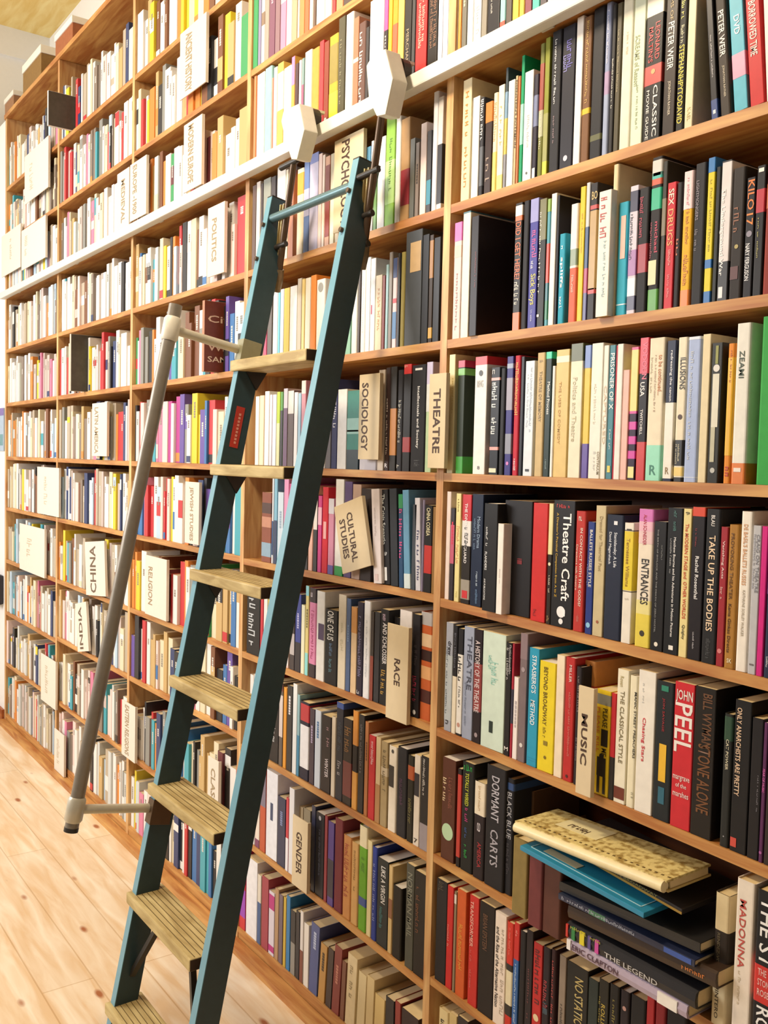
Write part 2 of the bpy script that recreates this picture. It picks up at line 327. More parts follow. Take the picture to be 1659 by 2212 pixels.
build_row('A',2,'''976 992 483;e2ccc6;white and pink patterned;bd468b0,.0,.16;bd8b8a8,.2,.3;T~10,.4,.95,b08078,.3,.5,d
993.5 1010 460;e6e2d2;tall cream-white with blue cap;b3a6c7c,0,.012
1012 1028 470 y=-.004;262226;very tall black with red lettering;T~14,.3,.6,7a2c28,.2,.7,d
1105.5 1121 441;26221f;black and orange;be8e0d8,.02,.1;bc8662c,.1,.14;TDID I GET HERE?,.15,.6,d2642c,.75,.5,d;T~8,.62,.8,e8dccc,.6,.45,d;bcf6a2c,.86,1
1123 1136 436;242226;plain black
1138 1156 432;3f3c94;blue-violet with pink and yellow lettering;b8f8fc8,0,.18;T~7,.22,.46,c83c94,.6,.6,d;TSick Boys,.58,.82,c8c050,.75,.5,d;T~4,.48,.54,e0e0f0,.3,.4,d;T~7,.86,.95,c0c0e0,.2,.5,d
1158 1173.5 432;24231f;olive-topped black with white capitals;b6a6630,0,.32;T~20,.1,.75,dcd8d0,.25,.2,d;sdcd8d4,.9,.92,.2,.3
1174.5 1181.5 431;5aa0b0;teal and multicoloured;b8cae4a,.0,.1;bc84a3c,.35,.66;b2f6c78,.66,.8;b2e7a58,.8,.95
1182.5 1194.5 420;e8e6e0;tall thin white
1195.5 1201 423;262428;thin black
1202 1216.5 507;2fa0bc;short turquoise reading spliffs;Tspliffs,.26,.6,f0f4f4,.5,.5,d;T~2,.1,.18,d8ecf0,.4,.5,d;T~4,.7,.84,e8f0f4,.4,.5,d
1225 1242 443;dc6e58;coral with pale top;bece0d6,.0,.38;b889882,.38,.52;be8d8cc,.52,.54;T~6,.6,.75,ecc4b4,.3,.5,d
1244.5 1256 405;e2c432;yellow;T~20,.2,.5,b89c28,.25,.5,d
1257 1265.5 396;c8ccd0;blue and white patterned;b38507c,.32,.62;ba8446c,.62,.8;b5c5c88,.8,1
1266.5 1282 398;2a2422;black with tan panel;TBO,.06,.12,c8b070,.8,.6,h;bb8403a,.16,.19;bb4945c,.2,.78;bb8403a,.77,.81
1285 1312 416 y=-.01;eae6da;white with red lettering;T~9,.05,.38,b84a44,.5,.4,d;T~20,.4,.85,9cb8bc,.25,.6,d
1313 1326 356;dfcda4;tall tan;T~9,.5,.8,b8a888,.25,.4,d
1327.5 1350.5 440;38aac4;light blue with orange label;se8b8a4,.12,.5,.55,.45;bd8e4e8,.9,.91
1352 1370 404;d4ccd8;white and purple;b38364c,.04,.2;T~14,.22,.58,3a3a40,.35,.3,d;ba070a4,.5,.7;be0e4e8,.72,.86;b54546c,.86,.97
1371 1394 409;262324;black with red lettering;T~12,.05,.4,b03044,.35,.3,d;b9c2c34,.45,.68
1396 1420 343;282425;black reading michael in red;bd0ccc4,.02,.12;b4ab0a4,.1,.14;bc85a3c,.14,.18;b2fae84,.2,.34;Tmichael,.42,.62,c0304c,.3,.65,d;T~9,.42,.66,983040,.2,.2,d;se2d4a8,.67,.83,.4,.7;b5c9c44,.86,1
1421 1431 350;3a382f;dark grey-green;b786c50,.25,.5
1432 1451 397;c73038;red reading Sex and Drugs;TSEX,.05,.18,eedcc8,.6,.5,d;TDRUGS,.21,.5,e8a060,.6,.5,d;T~8,.52,.66,f0a098,.3,.5,d;T~14,.72,.92,ec9090,.25,.5,d
1452 1465 396;2a2526;black;T~5,.3,.6,b05c30,.5,.5,d
1466 1488 373;e2b02e;pink and yellow;bebd2d2,0,.28;T~14,.05,.3,d08890,.25,.5,d;T~12,.3,.55,c07828,.3,.5,d;T~8,.62,.85,c8782c,.5,.5,d;be08440,.88,1
1490 1515 356;28272a;black reading Lightmongers;TLIGHTMONGERS,.12,.4,8a8088,.25,.3,d;T~9,.45,.62,80787c,.25,.3,d
1518 1533.5 343;dccb34;yellow and blue;b3576b4,0,.1;b2f6cb0,.7,.76;T~16,.15,.65,b8a838,.3,.5,d;b2f6cb0,.92,1
1536 1546 362;2a2c2a;black narrow
1547.5 1570 350;ddd8d8;reading The Underground War;TThe Underground War,.2,.82,f0f0ee,.45,.25,d;b2a2828,.0,.01;se4e4e4,.9,.98,.35,.4;b2c2a2a,.72,1
1572 1600 366;2e2825;black with faint pictures;T~4,.3,.5,8c5a3c,.4,.4,d;s58302c,.75,.85,.4,.6;oa89858,.6,.15
1603 1622 386;272426;black with KILO 17 in orange;TKILO,.02,.27,dc7a30,.75,.55,d;T17,.3,.4,dc8230,.75,.5,d;o8c8694,.47,.32;TNARY FERGUSON,.55,.86,e8e8ea,.5,.4,d
1624 1643 360;2a2829;black with red label;bb8303c,.18,.36;T~14,.4,.75,b0a860,.2,.4,d;se8e8e0,.02,.05,.5,.6
1645 1668 372;8c3428;dark red;bb05830,.1,.3''')
build_row('A',3,'''964 977 767;e8dcae;cream with red back;T~16,.2,.5,c8b468,.25,.7,d
983.5 998.5 780;2a3424;dark green with bright green edge;bb4344c,.0,.06;b74b456,.07,.13;b3f9a3a,.85,1
1020 1046 772;e8e6e2;thick white with red cap;bc83238,0,.07;o3c3c38,.14,.16;TRING,.2,.26,b8b8b4,.5,.45,h;T8,.93,.96,6c6c6c,.2,.5,h
1055 1074 795;22242a;black with big white blocks of lettering;T~3,.02,.06,e0dcd8,.7,.5,h;bd8a098,.095,.12;T~13,.14,.63,e6e6e2,.6,.45,d;be09c94,.74,.77;sdcd8b8,.94,.98,.45,.8
1075 1086 796;26262a;black
1088 1102 771;38347c;blue with grey panel;b8890a8,.06,.1;b8c8494,.18,.45;b7e8090,.65,.82;ocf7ac0,.9,.2
1104.5 1117 769;bf2b3e;red with yellow lettering;T~18,.04,.5,e8b048,.55,.5,d;T~6,.86,.96,ecd8dc,.4,.5,d
1118.5 1126 771;2b2c34;black and blue
1128 1148 781;dce4ec;pale blue-white;T~26,.06,.62,b0bcc8,.22,.65,d;T~22,.1,.58,c0c8d4,.18,.3,d;s34343c,.94,.96,.5,.4
1152 1170 763;cbb384;tan reading Theatre of Memory;TTHEATRE OF MEMORY,.15,.56,9c8458,.35,.5,d;T~4,.06,.08,7c6440,.4,.5,d
1171.5 1184.5 761;2b3a38;dark green with turquoise top;b1cc094,0,.055;TMethod Process,.24,.5,e4e8e4,.45,.6,d;T~10,.86,.94,90a8a4,.2,.5,d
1185.5 1192 791;ecebe8;slim white
1193.5 1222 757;dcbf7c;yellow-tan reading The Uses of Comedy;TTHE USES OF COMEDY,.25,.74,c29848,.18,.35,d;bece2bc,.05,.1
1224.5 1251 744;e6dfc6;cream with dark green top;b565c38,0,.13;TPolitics and Theatre,.25,.73,c4bc9c,.35,.4,d
1254.5 1268 747;e4c458;yellow with blue top and purple foot;b6a84c0,0,.17;b5c4898,.74,1
1269 1294 743;e8e6da;white reading Continuum;TCONTINUUM,.8,.97,8c7c54,.2,.85,d;T~7,.8,.97,c8c8c0,.2,.5,d;T~14,.3,.6,e0d4b8,.2,.4,d
1295 1306 747;ebe6da;off-white reading Captured;TCAPTURED,.3,.74,dcc8ac,.5,.5,d
1307.5 1320.5 746.5;4a8290;steel blue reading Prisoner of X;TPRISONER OF X,.06,.48,e8ecec,.7,.55,d;T~7,.63,.78,d8e0e0,.25,.5,d;sd8c858,.9,.95,.5,.5
1321 1323 747;b83444;very thin dark red
1323.5 1337 744;e8e4dc;slim ivory
1338 1352 800;eab8ac;short pink
1354 1370 751;3a2a40;magenta-striped with cream top;bd04c84,0,.02;be4d078,.02,.48;bc84090,.48,.5;bcc3c9c,.56,.62;bcc3c9c,.67,.73;bcc3c9c,.78,.84;se6dc94,.9,.985,.5,.8
1372 1391 731;241f22;black, red top and foot, reading USA;bc83444,0,.25;TVODOUN,.03,.29,f07088,.55,.6,d;TUSA,.31,.41,f0ece8,.5,.45,d;TTWITCHELL,.5,.68,e8e4e0,.3,.45,d;bc23430,.73,1
1391.5 1426 732;e8ddc4;wide cream reading to be continued;Tto be continued...,.12,.4,c07c48,.25,.75,d;T~22,.12,.52,b0987c,.13,.45,d;T~14,.12,.4,b0a484,.13,.2,d;b94d8bc,.75,1;TR,.89,.96,3c7c68,.4,.5,h
1430 1449.5 737;2c3248;navy above white reading canon;Tredressing the canon,.07,.43,e4e4e8,.35,.55,d;be4e0d4,.44,.98;TR,.9,.95,8c6c3c,.4,.5,h
1452.6 1474 730;e8dfc6;cream with black foot;TILLUSIONS,.14,.36,3a362c,.55,.6,d;o4a3020,.55,.22;b25221f,.71,.89;b28241f,.97,1;T~8,.74,.86,c8c0a0,.2,.5,d;be4c878,.9,.96;T~9,.74,.88,c8c0a0,.15,.25,d
1474.5 1503 729;a8b8dc;wide pale blue;T~30,.1,.85,c4c8c8,.22,.35,d;bd4dce8,0,.02;bd4dce8,.965,.97
1505.6 1523.5 723;dfd0a8;warm ivory
1526 1549.5 742;343430;dark with pale standing figure;s8c8c38,.02,.15,.5,.25;Tphotography,.4,.75,d8cc40,.35,.4,d;od8d4cc,.18,.3;sd8d4c0,.22,.6,.5,.6;sb8b498,.6,.85,.4,.4;ob8b8b0,.91,.22
1560 1576 743;dc8a34;orange;be4b030,.1,.8;T~10,.05,.3,b06424,.25,.5,d;T~2,.88,.96,b03424,.6,.6,d
1577 1608.5 700;e4e2d8;thick white with orange foot;TZEAMI,.17,.34,3c4a34,.35,.45,d;bd87c3c,.87,1;se8dcd0,.9,.925,.45,.5
1631 1668 685;3aa048;tall bright green''')
build_row('A',4,'''959.5 968.5 1062;ead9d2;slim white-pink
969 978 1098;2c2228;black with pink field;bc25a74,.18,.6;T~8,.2,.58,d83050,.5,.5,d;T~5,.64,.75,9a6ca0,.5,.5,d;se8d0c8,.96,.985,.4,.4
979.5 990 1066;e8dc9c;cream-yellow;T~6,.05,.22,8c7c30,.3,.5,d;T~12,.3,.65,e4a878,.6,.5,d;TTCG,.9,.96,c8bc60,.3,.5,d
993.5 1012.5 1068;2e2926;reading The Divine Homeguard;bc42e38,0,.24;be4e0dc,.24,.47;TTHE DIVINE HOMEGUARD,.08,.63,f0ecec,.3,.45,d;T~9,.3,.5,2c2826,.4,.5,d;b9c9488,.78,.96;sc83438,.88,.95,.5,.6
1014 1038 1067;202a40;navy reading Modern Drama;TModern Drama,.2,.48,8ca0b8,.28,.65,d;T~14,.22,.5,6c84a0,.2,.3,d;T~10,.68,.82,b8c8d8,.2,.6,d;T~8,.85,.98,6c8cb0,.2,.6,d
1040 1069 1087 y=-.012;232223;black with fine white lettering;T~7,.22,.4,e0e0e0,.14,.25,d;TFLANDERS,.45,.62,e0e0e0,.16,.22,d;TAVE PUBLICATIONS,.7,.9,e0e0e0,.12,.18,d
1070 1083 1131 y=-.012;ece6de;short white between black ones;T~9,.5,.68,c8bcb4,.2,.5,d
1084 1143 1080 y=.01;242224;very thick black;Ti,.5,.55,7c2428,.2,.6,h
1144.5 1176 1086;c8302f;thick glossy red;T~4,.9,.96,8c2424,.2,.3,d
1178 1187.5 1088;2e2620;cream-topped dark brown;be4d8a0,0,.42;oded4b0,.5,.3;T~10,.58,.76,d8ccb8,.4,.6,d;T~3,.93,.98,a88450,.5,.5,d
1188 1234 1080;252325;black reading Theatre Craft;T~7,.03,.06,c83c3c,.7,.5,h;TTheatre Craft,.1,.79,f4f2f0,.38,.66,d;TA Director's Practical Companion from A to Z,.1,.77,c8a02c,.13,.2,d;sf0f0f0,.86,.91,.55,.28;of0ecec,.88,.2;oe8e8e8,.955,.1
1235.5 1258 1103.5;b8362f;red reading In Contact with the Gods;TIN CONTACT WITH THE GODS?,.14,.79,eadccc,.24,.62,d;TDirectors talk theatre,.28,.66,dcc4b0,.18,.25,d;T~2,.03,.08,e8d4c8,.4,.5,h;T~8,.85,.92,c88c80,.2,.5,h
1262 1277 1127;2c3c80;blue reading Ballets Russes Style;TBALLETS RUSSES STYLE,.07,.58,e4e0dc,.4,.55,d;T~9,.38,.58,7c8cc0,.25,.2,d;o8cc0e0,.92,.3
1278 1300 1092;c8b890;tan, worn;TDressed for Theatrical Past,.08,.5,a89468,.3,.55,d;o9c5c40,.89,.12
1301 1338.5 1111;242a3c;thick navy with white lettering at top;se4e4e8,.05,.08,.55,.2;TStanislavsky: A Life,.14,.42,dce0e8,.22,.55,d;TDavid Magarshack,.14,.4,dce0e8,.18,.25,d
1340 1360.5 1129;e8e2d4;white with yellow label;TI,.05,.06,443c2c,.5,.5,h;be0c834,.07,.56;TTennessee Williams,.13,.53,a07828,.35,.45,d;b544830,.06,.067;b544830,.565,.572;T~4,.62,.64,b8b0a0,.4,.5,h
1369 1402 1099;e8dcc8;pink to yellow reading Entrances;bcf74b8,0,.09;be4b4c4,.09,.16;be4c4c4,.16,.25;be0cc50,.76,1;be4d890,.66,.76;TALAN SCHNEIDER,.04,.26,b83448,.22,.45,d;TENTRANCES,.36,.69,322e2a,.5,.55,d;o3c3428,.9,.16
1403 1430 1126;242324;black with small grey capitals;TTHE BIRTH OF SHYLOCK AND THE DEATH OF ZERO MOSTEL,.06,.86,8c8c8c,.12,.35,d;T~9,.18,.3,7c7c7c,.12,.7,d;oe8e0d0,.95,.15
1431 1463 1096.5;222325;black reading Adventures in Motion Pictures;TMatthew Bourne and his Adventures in Motion Pictures,.2,.88,e8e6e4,.16,.55,d;T~18,.2,.45,a8a8a8,.12,.3,d;se8e4dc,.94,.97,.55,.3;T~9,.02,.16,4c7c74,.2,.5,d
1464 1482 1099;e4d494;cream reading The Modern Stage;TThe MODERN STAGE and,.1,.47,c8502c,.4,.5,d;TOTHER WORLDS,.49,.74,c84c2c,.4,.5,d;TQuigley,.78,.88,3c3a2a,.4,.5,d;T9,.02,.04,6c6440,.5,.5,h
1483.5 1511 1095;262225;black with orange-red cap;bd4482c,0,.06;T~9,.13,.26,8c3438,.14,.35,d;TRachel Rosenthal,.32,.6,ecebea,.28,.5,d;T~11,.81,.93,c0bcc0,.13,.45,d
1512 1544 1099;242425;black reading Take Up the Bodies;TBLAU,.04,.11,e8e4e0,.25,.5,d;TTAKE UP THE BODIES,.17,.79,ecd0ae,.42,.5,d;T~11,.84,.97,4c4c4c,.3,.5,d
1545 1560.5 1138;9c3038;dark red reading Vanishing Acts;TVanishing Acts,.1,.37,ecccc8,.42,.45,d;T~5,.43,.52,e4b8b0,.35,.4,d;od07c7c,.89,.3
1561.5 1585 1133;a87834;brown reading Provoking Theater;TPROVOKING THEATER,.06,.52,6c4820,.3,.4,d;TKama Ginkas Directs,.55,.89,4c3018,.28,.4,d;TSK,.93,.96,e8dcb8,.45,.55,h
1586.5 1612 1104.5;ebe4d8;white with tall thin capitals;TDE BASIL'S BALLETS RUSSES,.08,.46,d8a478,.35,.45,d;TKATHRINE SORLEY WALKER,.49,.78,a89c88,.22,.5,d
1613.5 1631 1135;bcbcc0;grey reading Craig on Theatre;TCRAIG ON THEATRE,.06,.45,84848c,.4,.65,d;T~16,.06,.43,94949c,.25,.25,d;s6c6464,.93,.94,.5,.5
1632 1645.5 1137;d02c80;magenta
1647 1668 1135;283048;navy at frame edge;T~6,.86,.94,d8d8dc,.2,.4,d;b704888,.1,.45''')
build_row('A',5,'''958 973 1343.5;a4a8b4;grey-blue reading drew;bb4bcc0,.3,.9;Tdrew,.17,.3,24242c,.5,.6,d;T~18,.2,.85,5c6470,.2,.25,d;T~1,.9,.95,28282c,.5,.5,d
974 982.5 1350;27262a;cream below, black above;be8dcc4,.47,1;T~11,.05,.4,70707c,.4,.5,d
984 995 1357;28272a;black above white;be6e2da,.24,.98;T~4,.26,.5,28282a,.8,.5,d;T~8,.54,.75,4c4844,.4,.5,d;oc09080,.9,.3
996.5 1018 1352;9ba3b8;slate blue reading Theatre;TTHEATRE,.08,.56,4c5060,.45,.6,d;T~16,.5,.9,7c8498,.2,.3,d
1019 1036 1358;2a2226;black and red reading A History of the Theatre;b8c3c3c,.3,.72;TA HISTORY OF THE THEATRE,.1,.73,dccccc,.6,.45,d;o9c8c90,.93,.2
1037 1086 1362;ccdccc;very thick pale mint;T~6,.2,.32,90c4b4,.18,.35,d;T~7,.25,.45,90c4b4,.3,.55,d;s20302c,.76,.86,.45,.16
1087 1098.5 1387;262325;black with white M;T~14,.05,.35,c4c0bc,.4,.3,d;T~12,.02,.28,b0acac,.4,.75,d;TM,.92,.955,e8e0d8,.7,.5,h
1099.5 1104.5 1390;a83040;slim crimson;b383848,.4,.7
1105 1115.5 1461.6;ece2dc;short slim white;T~10,.1,.3,b8b0b0,.3,.6,d;oa8a098,.93,.25
1116.5 1132 1367;7a6a6c;mottled grey-purple;b887478,0,.2;oa09094,.28,.25;od8d0cc,.87,.22
1136 1157.5 1398;2f97b8;blue reading Method;TSTRASBERG'S,.06,.38,e8f0f4,.45,.55,d;TMETHOD,.44,.65,e8f0f4,.45,.5,d;b2a84a8,.93,.935;b2a84a8,.95,.955
1159 1193 1426;e4cc2e;bright yellow reading Beyond Broadway;TBEYOND BROADWAY,.05,.58,6c5818,.25,.4,d;T~5,.6,.7,84701c,.2,.4,d;s8c7824,.72,.76,.5,.25;o7c6820,.87,.08
1194.5 1212 1413.7;ead9be;cream, plain
1213 1234.5 1418;b8302e;red with white capitals;TMILLER,.06,.2,e8ccc4,.25,.55,d;T~22,.28,.8,cc7468,.2,.55,d;o481c1c,.96,.12
1236 1249 1439;2b2528;black beside the MUSIC sign;T~16,.08,.4,8c7c80,.3,.5,d;T~10,.6,.8,78686c,.3,.5,d
1250 1278 1424 y=.03;dc9450;orange with THE at top;TTHE,.03,.17,3c2420,.45,.4,d;bc84c34,.2,.5
1281 1312 1487;e6c62c;yellow reading Please Kill Me;b8c8c80,.04,.14;TPLEASE,.17,.35,3a341c,.33,.65,d;s26231c,.37,.53,.65,.45;TKILL,.38,.52,e8d468,.35,.65,d;TME,.55,.62,3a341c,.33,.65,d;TPLEASE KILL,.17,.6,d87c2c,.2,.2,d;s26241f,.64,.82,.5,.6;o26241f,.63,.16;s26241f,.82,.98,.32,.18;s26241f,.82,.98,.72,.18
1313 1323.5 1496.5;c83038;red above black;b24211f,.6,1
1324 1348.5 1444;ebe4cc;cream reading The Classical Style;TRosen,.05,.13,b8a878,.3,.4,d;TTHE CLASSICAL STYLE,.16,.7,847858,.35,.5,d;s6c3020,.88,.97,.5,.9;oe0ccb0,.92,.2
1350 1368 1458;e8dfc0;cream with small black lettering;TMANIC STREET PREACHERS,.12,.62,343028,.3,.8,d;T~5,.88,.95,8c8468,.3,.8,d
1369 1406 1446;eae4d8;thick white reading Chasing Stars;T~8,.09,.24,b8b8b4,.1,.3,d;TChasing Stars,.33,.64,d03848,.24,.38,d
1407 1445 1468;24282a;black reading Time Travel;s2c8068,.03,.07,.5,.4;TJON SAVAGE,.12,.36,9c2c34,.16,.45,d;se4b434,.45,.72,.5,.4;TTIME TRAVEL,.47,.71,5c4024,.18,.5,d;s2c6478,.76,.88,.5,.35
1446 1488.5 1471;c83038;thick red with white PEEL;TJOHN,.05,.14,e8dcd4,.85,.5,h;TPEEL,.14,.48,ece4dc,.86,.5,d;Tmargrave,.64,.68,e8c8c4,.85,.5,h;Tof the,.69,.72,e8c8c4,.55,.5,h;Tmarshes,.745,.785,e8c8c4,.8,.5,h
1489.5 1534 1480.5;26221f;thick black with brown capitals;TBILL WYMAN,.04,.4,6c4830,.45,.62,d;TSTONE ALONE,.38,.84,744a2c,.6,.55,d
1552 1572 1540;2a2b29;black with cream script, green top;b2c4a38,.02,.2;TCAT POWER,.19,.42,d4ccb0,.3,.5,d;oa0a0a4,.92,.07
1574.5 1610 1510;232223;black reading Only Anarchists Are Pretty;TONLY ANARCHISTS ARE PRETTY,.05,.63,e4c4a4,.3,.3,d;sc84c40,.91,.97,.24,.36
1612 1636 1549;262426;thick black near frame edge;T~18,.4,.66,8c8890,.12,.75,d
1637 1646 1560.5;5c3058;purple reading Fear of Music;TFEAR OF MUSIC,.33,.5,d868b0,.55,.5,d;oa85c9c,.93,.35
1648 1670 1570;38302c;dark brown at frame edge''')
build_row('A',6,'''951 979 1633.5;5a3428;brown with pale green half disc;T~11,.18,.5,8c5040,.3,.65,d;T~6,.2,.48,e0c8a0,.25,.2,d;obcdcb4,.72,.42
983.5 991.5 1659;2a2426;slim black and red;bc03c34,.06,.9
992.5 1018 1642;232423;black with green and yellow lettering;T~5,.02,.08,2ca84c,.7,.5,h;TTOTALLY WIRED,.1,.4,c8cc3c,.3,.45,d;T~4,.42,.55,b83c7c,.25,.45,d;T~4,.58,.7,3c5c98,.25,.45,d;T~6,.74,.88,2ca84c,.25,.45,d
1019.5 1042.5 1685;2a2225;white label over black and red;be8dcc4,0,.34;T~10,.04,.3,c8a878,.25,.5,d;TOLD,.42,.51,e0d8dc,.3,.5,h;TAMERICA,.62,.88,a83038,.35,.6,d
1044 1085 1649;252427;very thick black with silver lettering;TDORMANT,.08,.45,b8b4bc,.4,.5,d;TCARTS,.52,.82,a8a4ac,.4,.5,d
1086 1103 1678 y=.01;26262a;black reading Black Blue;b2c4878,.04,.1;TBLACK BLUE,.12,.52,a8a8ac,.6,.5,d;T~11,.56,.85,484448,.4,.5,d
1116 1126.5 1698 y=.05;e8dcc8;slim white, set back;T~5,.3,.55,2c2828,.6,.5,d
1128 1146 1704 y=.06;5c4430;dark brown, set back, gold capitals;TSTR,.3,.45,b89858,.7,.5,h
''')
build_row('A',7,'''938 960.5 1895;242225;black beside the post;T~4,.02,.16,4c4438,.7,.5,d
961 974 1911;c8302f;red with worn edge;T~7,.38,.6,e09488,.3,.3,d
975.5 981 1925;8c7c60;thin grey-brown;be0d4c8,.03,.12
982 1001 1918;cf5f30;orange-red with yellow lettering;T~14,.32,.75,e4a044,.45,.5,d
1008.5 1028 1931;c43530;red reading Transformer;TTRANSFORMER,.05,.47,ecb0a0,.35,.3,d;T~14,.5,.85,d8746c,.2,.3,d
1030 1062 1944;28221f;thick black with brown capitals;TBRIAN EPSTEIN,.1,.42,6c4c38,.3,.4,d
1063 1087 1967;e8d8c8;white reading Alternative Nation;Tand the Rise of the Alternative Nation,.13,.85,3c3430,.3,.3,d;T~20,.13,.9,b8a894,.3,.75,d
1088 1102.5 1989;c83c30;red above cream;b2a2624,.38,.44;be0d4b0,.44,.75;b28241f,.75,.85;T~12,.05,.3,e07c6c,.3,.5,d
1103.5 1115 1991;c03430;red over bright blue;b2c5c98,.32,1;T~4,.05,.12,e89c90,.4,.5,d;T~24,.36,.95,c8dce8,.3,.5,d
1116 1129 2008;262426;black below the lying books
1130 1144 2006;2c2426;black, faded red spine;T~12,.3,.8,6c3c3c,.25,.5,d
1145.5 1164.5 2033;b8302f;bright red with dark ornament;T~5,.06,.3,542424,.6,.5,d;T~6,.32,.6,542424,.55,.5,d;oe0c8a0,.68,.3;TSTR,.8,.95,e89c8c,.4,.5,d
1165.5 1181.5 2042;2c2428;black with red lettering;T~6,.3,.55,a83c40,.6,.5,d;T~5,.5,.6,58707c,.6,.5,d
1182.5 1193 2048;3a2427;black with red lines;T~18,.1,.85,a84440,.4,.5,d
1200.5 1215 2061;8c7c6c;grey-tan;T~14,.42,.9,4c443c,.4,.5,d
1217 1262 2073;24231f;thick black reading No Static;TNO STATIC,.1,.5,b8a468,.4,.6,d;bb06840,.9,.905
1263 1284 2110;2b3430;dark green
1285 1306 2112;28261f;black reading Rolling in gold;TROLLING S,.2,.5,b8a048,.4,.5,d;T~10,.15,.5,94843c,.2,.15,d
1307 1328 2122;282624;black with faint gold letters;T~9,.12,.5,84783c,.3,.5,d
1330 1350 2135;2b2428;black with pinkish picture;oc09488,.14,.2
1352 1384 2145;262526;wide black low right
1386 1402 2150;b03034;crimson low right
1404 1426 2160;8c2c30;dark crimson low right
1428 1470 2165;262426;black under the QUINTERO spine''')
build_row('A',8,'''942 962 2174;e0cc98;cream with lettering;T~6,.1,.4,3c342c,.5,.5,d
964 980 2185;d0b880;tan in lowest row
982 1004 2192;3a3230;dark in lowest row''')
# ---------------------------------------------------------------- books, bay behind the ladder
build_row('B',-1,'''546 556 -;2f9a58;green
556.5 563 -;8c88a8;grey-violet
563.5 571 -;d8d4cc;white;b8c7460,.4,.55
571.5 580 -;b09c90;light brown
580.5 593 -;7c4c64;purple-brown;T~14,.1,.9,c8a8b8,.5,.5,d
593.5 604 -;8c6c74;mauve;T~12,.1,.9,e0d0d4,.5,.5,d
605 617 -;dc8cac;pink;be8dcc8,0,.4
618 629 -;ecebe6;white, plain
630 641 -;b8a484;tan
642 646 -;e4dccc;cream sliver
647 657 -;d88c50;orange
657.5 667 -;c86c40;orange-brown
668 675 -;ecebe8;bright white
676 682 -;6c5444;dark
683 701 -;e4ece8;white-teal
702 716 -;ece8d8;cream
717 725 -;b83c3c;red
726 741 -;d89464;pale orange
742 760 -;4c3c38;dark brown
761 776 -;dcd4c4;ivory''')
build_row('B',0,'''546 551 140;d88c5c;peach
553 568.5 164;ecebe6;white beside the post
569.5 584 150;9cc8c8;pale teal
584.5 588 170;dc8c74;coral sliver
588.5 596 148;dcdcd8;pale grey
597 609 140;e4c064;yellow-orange;be8e0d0,.1,.5
610 626 150;e8e8e6;white, broad
627 634 125;d8a84c;ochre with pink top;bd88cc0,.0,.3
634.5 642 140;4c3034;dark maroon
643 648 132;e0dce4;thin lilac white
649 654 128;84a0a0;teal-grey;b9c5c7c,.3,.9
655 670 115;e0dccc;cream
671 686 109;d8a04c;tan-orange
687 696.5 91.5;c23238;red
697 707 93;8c4434;brown-red;oe8e0d4,.85,.3
708 727 82;b8a83c;olive yellow;bd8d040,.6,.9;b94843c,.1,.5
727.5 741.5 40;54503c;dark olive;T~14,.2,.8,888468,.3,.4,d
743 759 34;e8dfdc;white with pink edge
760 771 42;b87c60;brown striped;be4d0c0,.4,.44
771.5 786 53;6c5048;dark striped;T~12,.1,.9,e8e0d4,.5,.4,d
787 794 61;2c2627;narrow black
795 825 5;ebebea;thick white
826 834 0;3a3034;black with pink top;bd05098,0,.3;T~8,.35,.8,d8d4d0,.4,.5,d
835 843 -10;e4c23c;yellow
843.5 855.5 -14;dca038;amber with red field;bd8603c,.3,.6
856 869 -20;e4c468;pale yellow
870 885 -24;2e2a28;black reading MERCHANTS;TMERCHANTS,.4,.8,9c8c74,.4,.5,d
886 894 -30;302c2c;black with white line;be8e4dc,.0,.02
895 919 -40;c42f30;red with two lines of lettering;T~14,.15,.65,e8b8a8,.25,.4,d;T~12,.15,.6,e8b8a8,.25,.7,d
920.5 942.5 -50;2a2523;black with brown lettering;T~16,.2,.7,8c644c,.3,.4,d;T~14,.2,.7,8c644c,.3,.75,d
943.5 954 -50;d8dcec;lavender-white
954.5 966 -50;eceae6;ivory white''')
build_row('B',1,'''543 551 403;5c443c;dark brown
551.5 560 395;d8d0c8;white with brown
561 566 398;3c3030;dark narrow
566.5 582 389.5;989c94;grey
583 593 384;342c2f;near-black
596 614 363;ecebe6;white
615 620 368;e4dcc4;cream thin
621 632 371;b87454;reddish brown
639 653 368;e8dcc0;orange-topped cream;be0a83c,.05,.3
654 665 352;6c84b8;blue;bb8b8d8,.3,.6
666 684.5 336;c8c4dc;lavender;b7c88c0,0,.1
685 693 334;e8ccc0;pale pink
693.5 699 336;ecdccc;cream
700 710 340;d8a484;peach;b8c3c34,.1,.9
711 720 334;e4dcc0;pale cream
722 748 322;dccdb4;cream behind the PSY sign
787 797 320;64a0c8;blue thin
798 804 306;e6e2e0;white thin
805 812 330;74a060;green thin
813 829 300;e0e0dc;white behind hook rod
830 849 257;8cbc4c;bright lime green;bb4dc8c,.4,.8;T~12,.2,.7,5c8c30,.3,.55,d
850.5 861 254;ecebe6;white next to lime
862 881.5 260;a88458;brown with red patch;b8c2c34,.5,.85
882.5 893.5 302;5c5c54;dark grey
894.5 903 310;7c6c60;brown-grey striped;T~16,.1,.9,3c3430,.4,.5,d
905 918 269;ecd8d0;white-pink
919 929 285;2e2a2d;dark, teal foot;b30849c,.6,.9
930 940.5 201;e8e8ee;tall white
941.5 952 212;ddd8d4;white above black;b28262b,.42,.95''')
